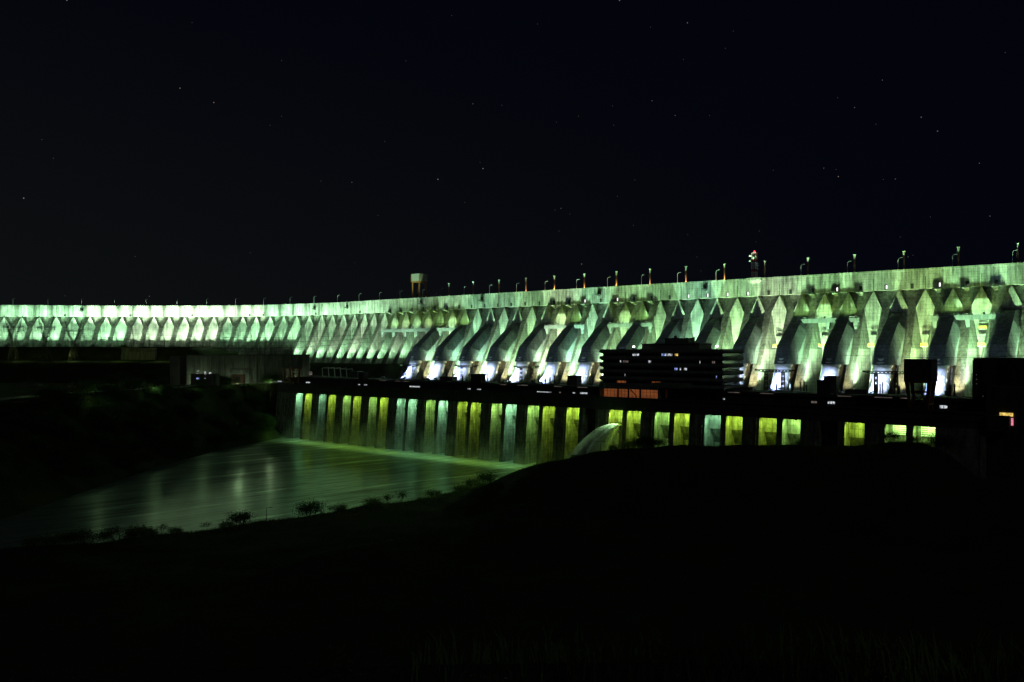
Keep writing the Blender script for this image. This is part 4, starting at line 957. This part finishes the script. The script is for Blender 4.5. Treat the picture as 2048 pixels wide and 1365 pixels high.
# ------------------------------------------------------------------ water jet out of a bay, and spray along the foot of the piers
def thin_water(name, dens, col=(.9, .95, .9)):
    m, nt, out = nodes_of(name); d = N(nt, 'ShaderNodeBsdfDiffuse', Color=(*col, 1)); t = N(nt, 'ShaderNodeBsdfTranslucent', Color=(*col, 1)); tr_ = N(nt, 'ShaderNodeBsdfTransparent')
    a = N(nt, 'ShaderNodeMixShader', Fac=.5); nt.links.new(d.outputs[0], a.inputs[1]); nt.links.new(t.outputs[0], a.inputs[2])
    f = ramp(nt, noise_fac(nt, .5, (1, 1, .25), 4), .3, .7, dens * .4, dens * 1.5)
    b = N(nt, 'ShaderNodeMixShader'); nt.links.new(f, b.inputs[0]); nt.links.new(tr_.outputs[0], b.inputs[1]); nt.links.new(a.outputs[0], b.inputs[2]); nt.links.new(b.outputs[0], out.inputs[0]); return m
M['jet'] = thin_water('falling water', .19); M['core'] = thin_water('jet core water', .3)
rj = random.Random(2); jm, jc = MB(), MB(); s0 = 340 + OPENW * .86
src = ph(s0, 2.5, -48.2)
for q in range(420):
    v = rj.choice((rj.uniform(14, 20), rj.uniform(8, 18), rj.uniform(2.0, 6))); el_ = R(rj.uniform(-4, 17)) if v > 6 else R(rj.uniform(-20, 5)); az = rj.gauss(0, .10) - .22
    d = (-U * math.cos(az) + E * math.sin(az)); pts = []; T_ = 3.3
    for k in range(15):
        tt = T_ * (k / 14) ** .9; z = v * math.sin(el_) * tt - 4.9 * tt * tt
        p = src + Vector((d.x, d.y, 0)) * v * math.cos(el_) * tt + Vector((0, 0, z)); pts.append(p)
        if p.z < -79.5: break
    n_ = len(pts); core_ = q < 14
    (jc if core_ else jm).tube(pts, [.09 + (.25 if core_ else .55) * (k / 14) for k in range(n_)], n=5, cap=False)
jt = thing('water_jet', 'arching jet of white water bursting from a lit bay and spraying down', 'water jet', src)
jm.build('spray', M['jet'], jt, True); jc.build('core_stream', M['core'], jt, True)
for k, j, off, z0, lab in ((9, 0, OPENW * .93, -58, 'thin white leak of water falling down the bay next to the jet'), (11, 0, OPENW * .9, -51.5, 'thin white leak of water falling in the second bay pair past the jet'), (10, 1, OPENW * .75, -49.5, 'thin white leak of water falling in the bay right behind the jet')):
    lk = thing('water_leak', lab, 'leak', ph(34 * k + 13.6 * j + off, 4, z0)); mb = MB()
    for q in range(4): mb.tube([ph(34 * k + 13.6 * j + off + q * .3, 5 - 2.5 * f * f, z0 - 26 * f) for f in [x / 8 for x in range(9)]], [.1 + .5 * f for f in [x / 8 for x in range(9)]], n=5, cap=False)
    mb.build('stream', M['jet'], lk, True)
m, nt, out = nodes_of('spray mist'); pv = N(nt, 'ShaderNodeVolumePrincipled', Density=.02, Anisotropy=.2); pv.inputs['Color'].default_value = (.9, 1, .97, 1)
tc = N(nt, 'ShaderNodeTexCoord'); sp = N(nt, 'ShaderNodeSeparateXYZ'); nt.links.new(tc.outputs['Object'], sp.inputs[0])
lift = math_node(nt, 'POWER', ramp(nt, sp.outputs['Z'], -80, -58, 1, 0), 1.4)
nt.links.new(math_node(nt, 'MULTIPLY', lift, ramp(nt, noise_fac(nt, .05, (1, 1, .5), 3), .42, .62, .002, .026)), pv.inputs['Density'])
nt.links.new(pv.outputs[0], out.inputs['Volume'])
mb = MB(); mb.hexa([ph(-8, -22, -79.9), ph(320, -22, -79.9), ph(320, -5, -79.9), ph(-8, -5, -79.9)], [ph(-6, -10, -57), ph(318, -10, -57), ph(318, -4.3, -57), ph(-6, -4.3, -57)])
ms = mb.build('mist', m); ms['kind'] = 'stuff'

# ------------------------------------------------------------------ sky
w = bpy.data.worlds.new('World'); scene.world = w; w.use_nodes = True
nt = w.node_tree; nt.nodes.clear()
tc = N(nt, 'ShaderNodeTexCoord'); sp = N(nt, 'ShaderNodeSeparateXYZ'); nt.links.new(tc.outputs['Generated'], sp.inputs[0])
hz_f = math_node(nt, 'MULTIPLY', ramp(nt, sp.outputs['Z'], 0.0, .48, 1, 0), ramp(nt, sp.outputs['X'], -.6, .55, 1, .12))
mix = N(nt, 'ShaderNodeMix', data_type='RGBA'); nt.links.new(hz_f, mix.inputs[0])
mix.inputs[6].default_value = (.0006, .0009, .0035, 1); mix.inputs[7].default_value = (.0048, .0058, .0056, 1)
bg = N(nt, 'ShaderNodeBackground', Strength=1.0); nt.links.new(mix.outputs[2], bg.inputs[0])
wo = N(nt, 'ShaderNodeOutputWorld'); nt.links.new(bg.outputs[0], wo.inputs[0])

# ------------------------------------------------------------------ lamps
GREEN, TEAL, YEL, YG, BLUE, PALE = (.46, 1, .54), (.45, 1, .68), (.86, 1, .06), (.62, 1, .22), (.62, .74, 1), (.68, 1, .64)
cache = {}
def spot(loc, target, watts, col, size=90, blend=.6, rad=.6):
    key = (round(watts), col, size)
    if key not in cache:
        l = bpy.data.lights.new('flood_and_fill_spot', 'SPOT'); l.energy = watts; l.color = col; l.spot_size = R(size); l.spot_blend = blend; l.shadow_soft_size = rad; cache[key] = l
    o = bpy.data.objects.new('flood_and_fill_spot', cache[key]); COL.objects.link(o); o.location = loc
    o.rotation_euler = (Vector(target) - Vector(loc)).to_track_quat('-Z', 'Y').to_euler(); return o
def point(loc, watts, col, rad=.3):
    key = (round(watts), col, 'p')
    if key not in cache:
        l = bpy.data.lights.new('lamp_and_fill_point', 'POINT'); l.energy = watts; l.color = col; l.shadow_soft_size = rad; cache[key] = l
    o = bpy.data.objects.new('lamp_and_fill_point', cache[key]); COL.objects.link(o); o.location = loc; return o
KW = 1000.0
rnd = random.Random(3)
for i in range(FIRST + 1, 4):                                   # along the foot of the curved wing
    c = PALE if -9 < i < -2 else GREEN
    d_l = SL * (ZB - 7)
    fade = 1.5 if -12 < i < -4 else 1
    spot(dm(i, rnd.uniform(-2, 2), d_l + .9, 8), dm(i, 0, 7, 38), 170 * KW * rnd.uniform(.5, 1.25) * (1.2 if -10 < i < -3 else 1), c, 84, .95)
    spot(dm(i, rnd.uniform(-4, 4), d_l + 10, 8), dm(i, 0, 14, 20), 5 * KW * rnd.uniform(.6, 1.3) * (1.2 if -10 < i < -3 else 1), c, 100, .9)
for i in range(FIRST + 1, 14):                                  # beams on the crest wall, dying away towards the middle
    bi = 1250 * (1.5 if -13 < i < -2 else 1) * (1 if i < 2 else max(.12, 1 - (i - 1) / 12))
    spot(dm(i, 4, 50, 8.5), dm(i, 4, 6.5, 47.5), bi * KW * rnd.uniform(.75, 1.2), PALE if -12 < i < 1 else GREEN, 22, .95)
for i in range(16, 50, 2):                                      # tan side lamps beside each pipe
    spot(dm(i, 12 + side_of(i), 54, ZD + 1.5), dm(i, 8.5 + side_of(i), 36, -15), 60 * KW * rnd.uniform(.5, 1.3), (1, .92, .45), 60, .8)
for k in range(0, 34):                                          # beams from the roof on the crest wall
    spot(ph(12 + 17 * k, 43, ZR + 2.2), dm(14.5 + k, 0, 6.5, 57.5), (110 if k < 6 else 140) * KW * rnd.uniform(.65, 1.3), ((.46, 1, .46), (.55, 1, .36), (.40, .85, .9), (.5, 1, .5))[rnd.randrange(4)], 12.5, .9)
for i in range(4, 16):                                          # narrow ribs before the first penstock
    d_l = SL * (ZB + 9.5)
    spot(dm(i, rnd.uniform(-1, 1), d_l + 2.6, -9.5), dm(i, 0, 7, 42), (250 if i < 10 else 150) * KW * rnd.uniform(.6, 1.3), ((.5, 1, .55), PALE)[i % 2], 74, 1.0)
    spot(dm(i, rnd.uniform(-1, 1), d_l - .8, -10), dm(i, 0, 10, 36), 50 * KW * rnd.uniform(.6, 1.3), GREEN, 110, .9)
for i in range(17, 50, 2):                                      # open joints between the penstocks
    zl = ZD + 2; d_l = SL * (ZB - zl); c = ((.42, 1, .40), (.56, 1, .30), (.38, 1, .56), (.46, 1, .38), (.70, 1, .55), (.50, 1, .52))[rnd.randrange(6)]
    spot(dm(i, rnd.uniform(-1, 1), d_l + 2.4, zl), dm(i, 0, 7, 42), 820 * KW * rnd.uniform(.7, 1.3), c, 56, 1.0)
    spot(dm(i, rnd.uniform(-1, 1), d_l + 1.5, zl), dm(i, 0, 20, 14), 270 * KW * rnd.uniform(.6, 1.3), (.62, 1, .55), 84, .9)
for i in range(16, 50, 2):                                      # white light under the pipe casings
    spot(dm(i, -5 + side_of(i), SL * 72 + 40, ZD + 2.0), dm(i, side_of(i), 50, -21), 210 * KW * rnd.uniform(.7, 1.2), (.36, .46, 1) if i % 3 else (.62, .78, 1), 34, .8)
    spot(dm(i, 9 + side_of(i), SL * 72 + 36, ZD + 2.0), dm(i, side_of(i), 49, -19), 110 * KW * rnd.uniform(.7, 1.2), (.56, .68, 1), 34, .8)
for a_, w_ in ((12, 1.0), (48, .9), (78, .9), (100, .8)): point(hb(a_, -5, -29.6), w_ * 4.5 * KW, (.75, 1, .6), .3)      # yard lamps washing the hall
for px, y_, w_ in ((300, 772, 1), (180, 780, 1), (40, 790, 1)):
    q = depth_pt(px, y_, 742 - (395 - px) * .5); q.z = -28.5; point(q, w_ * 2.0 * KW, (.8, 1, .62), .3)
for Y_, w_ in ((560, 1.5), (640, 1.5), (700, 1.8), (752, 2.2)):
    point(Vector((float(np.interp(Y_, bY, bX)) - 52, Y_, -29.0)), w_ * .4 * KW, (.6, 1, .5), .3)  # weak fill points added above the far bank to lift its trees
for k in range(0, 17): spot(ph(34 + 34 * k, 45, ZR + 1.6), dm(15.8 + 2 * k, 0, 44, 0), 34 * KW * rnd.uniform(.7, 1.2), (.48, .78, .85), 44, .9)  # added fill from the roof, lifting the dark penstock casings
for px in (40, 140, 240, 320):
    q = depth_pt(px, 700, 856); q.z = -3; point(q, 1.6 * KW, (.75, 1, .25), .3)
spot(ph(347, 1.5, -39.8), ph(336, -34, -62), 120 * KW, (.55, 1, .45), 80, .8)  # extra spot added at the bay top to brighten the jet
for q, j in bridge_lamps:
    spot(q, q + Vector((.5, 2.5, 6)), 8 * KW, ((.46, 1, .24), (.58, 1, .18))[j % 2], 150, .8)
col_of = {}
for k, j, c, p in ((0, 0, 'T', 1.2), (0, 1, 'Y', .8), (1, 0, 'T', .7), (1, 1, 'Y', .9), (2, 0, 'G', .8), (2, 1, 'Y', .8), (3, 0, 'G', .9), (3, 1, 'Y', .8), (4, 0, 'T', .8), (4, 1, 'T', 1.3), (5, 0, 'G', .9), (5, 1, 'T', 1.5),
                   (6, 0, 'Y', .7), (6, 1, 'Y', .8), (7, 0, 'G', .9), (7, 1, 'T', 1.4), (8, 0, 'G', 1.2), (8, 1, 'Y', .9), (9, 0, 'Y', 1.0), (10, 0, 'Y', 1.0), (10, 1, 'Y', .9), (11, 0, 'G', .8), (11, 1, 'Y', .8), (12, 0, 'T', .7),
                   (12, 1, 'Y', .8), (13, 0, 'Y', .8), (13, 1, 'G', .9), (14, 1, 'Y', .6), (15, 0, 'G', .5), (15, 1, 'G', .5)):
    s0 = 34 * k + 13.6 * j; c = dict(T=(.40, 1, .54), Y=(.60, 1, .08), G=(.48, 1, .2))[c]
    spot(ph(s0 + OPENW * .6, .9, ZT - 1.0), ph(s0 + OPENW * .45, 7, ZT - 9), 12 * KW * p, c, 172, .35, .4)
    spot(ph(s0 + OPENW * .7, .8, ZT - .9), ph(s0 + OPENW * .3, 4.5, ZT - 24), 9 * KW * p, c, 70, .9, .5)
for px, q in post_pts:
    if 1040 < px < 1460: point(q + Vector((-1.6, -1.9, 1.8)), 1.3 * KW, (1, .6, .28), .2)

ambient_fill_sun = bpy.data.lights.new('ambient_fill_sun', 'SUN'); ambient_fill_sun.energy = .06; ambient_fill_sun.angle = R(.5); ambient_fill_sun.color = (.82, 1, .78)  # added faint sun, standing in for ambient on unlit fronts and grass
mo = bpy.data.objects.new('ambient_fill_sun', ambient_fill_sun); COL.objects.link(mo); mo.rotation_euler = Vector((-.35, .75, -.62)).to_track_quat('-Z', 'Y').to_euler()

# ------------------------------------------------------------------ camera
cam = bpy.data.cameras.new('camera'); co = bpy.data.objects.new('camera', cam); COL.objects.link(co)
cam.sensor_width = 36; cam.lens = F * 36 / 2048; cam.clip_start = .5; cam.clip_end = 9000
cam.shift_y = (HZ - 682.5) / 2048
co.location = (0, 0, 0); co.rotation_euler = (R(90), 0, 0); scene.camera = co
scene.view_settings.view_transform = 'Standard'; scene.view_settings.look = 'None'; scene.view_settings.exposure = 0; scene.view_settings.gamma = 1
scene.cycles.max_bounces = 6; scene.cycles.diffuse_bounces = 3; scene.cycles.use_denoising = True; scene.cycles.use_light_tree = True
scene.cycles.sample_clamp_indirect = 4
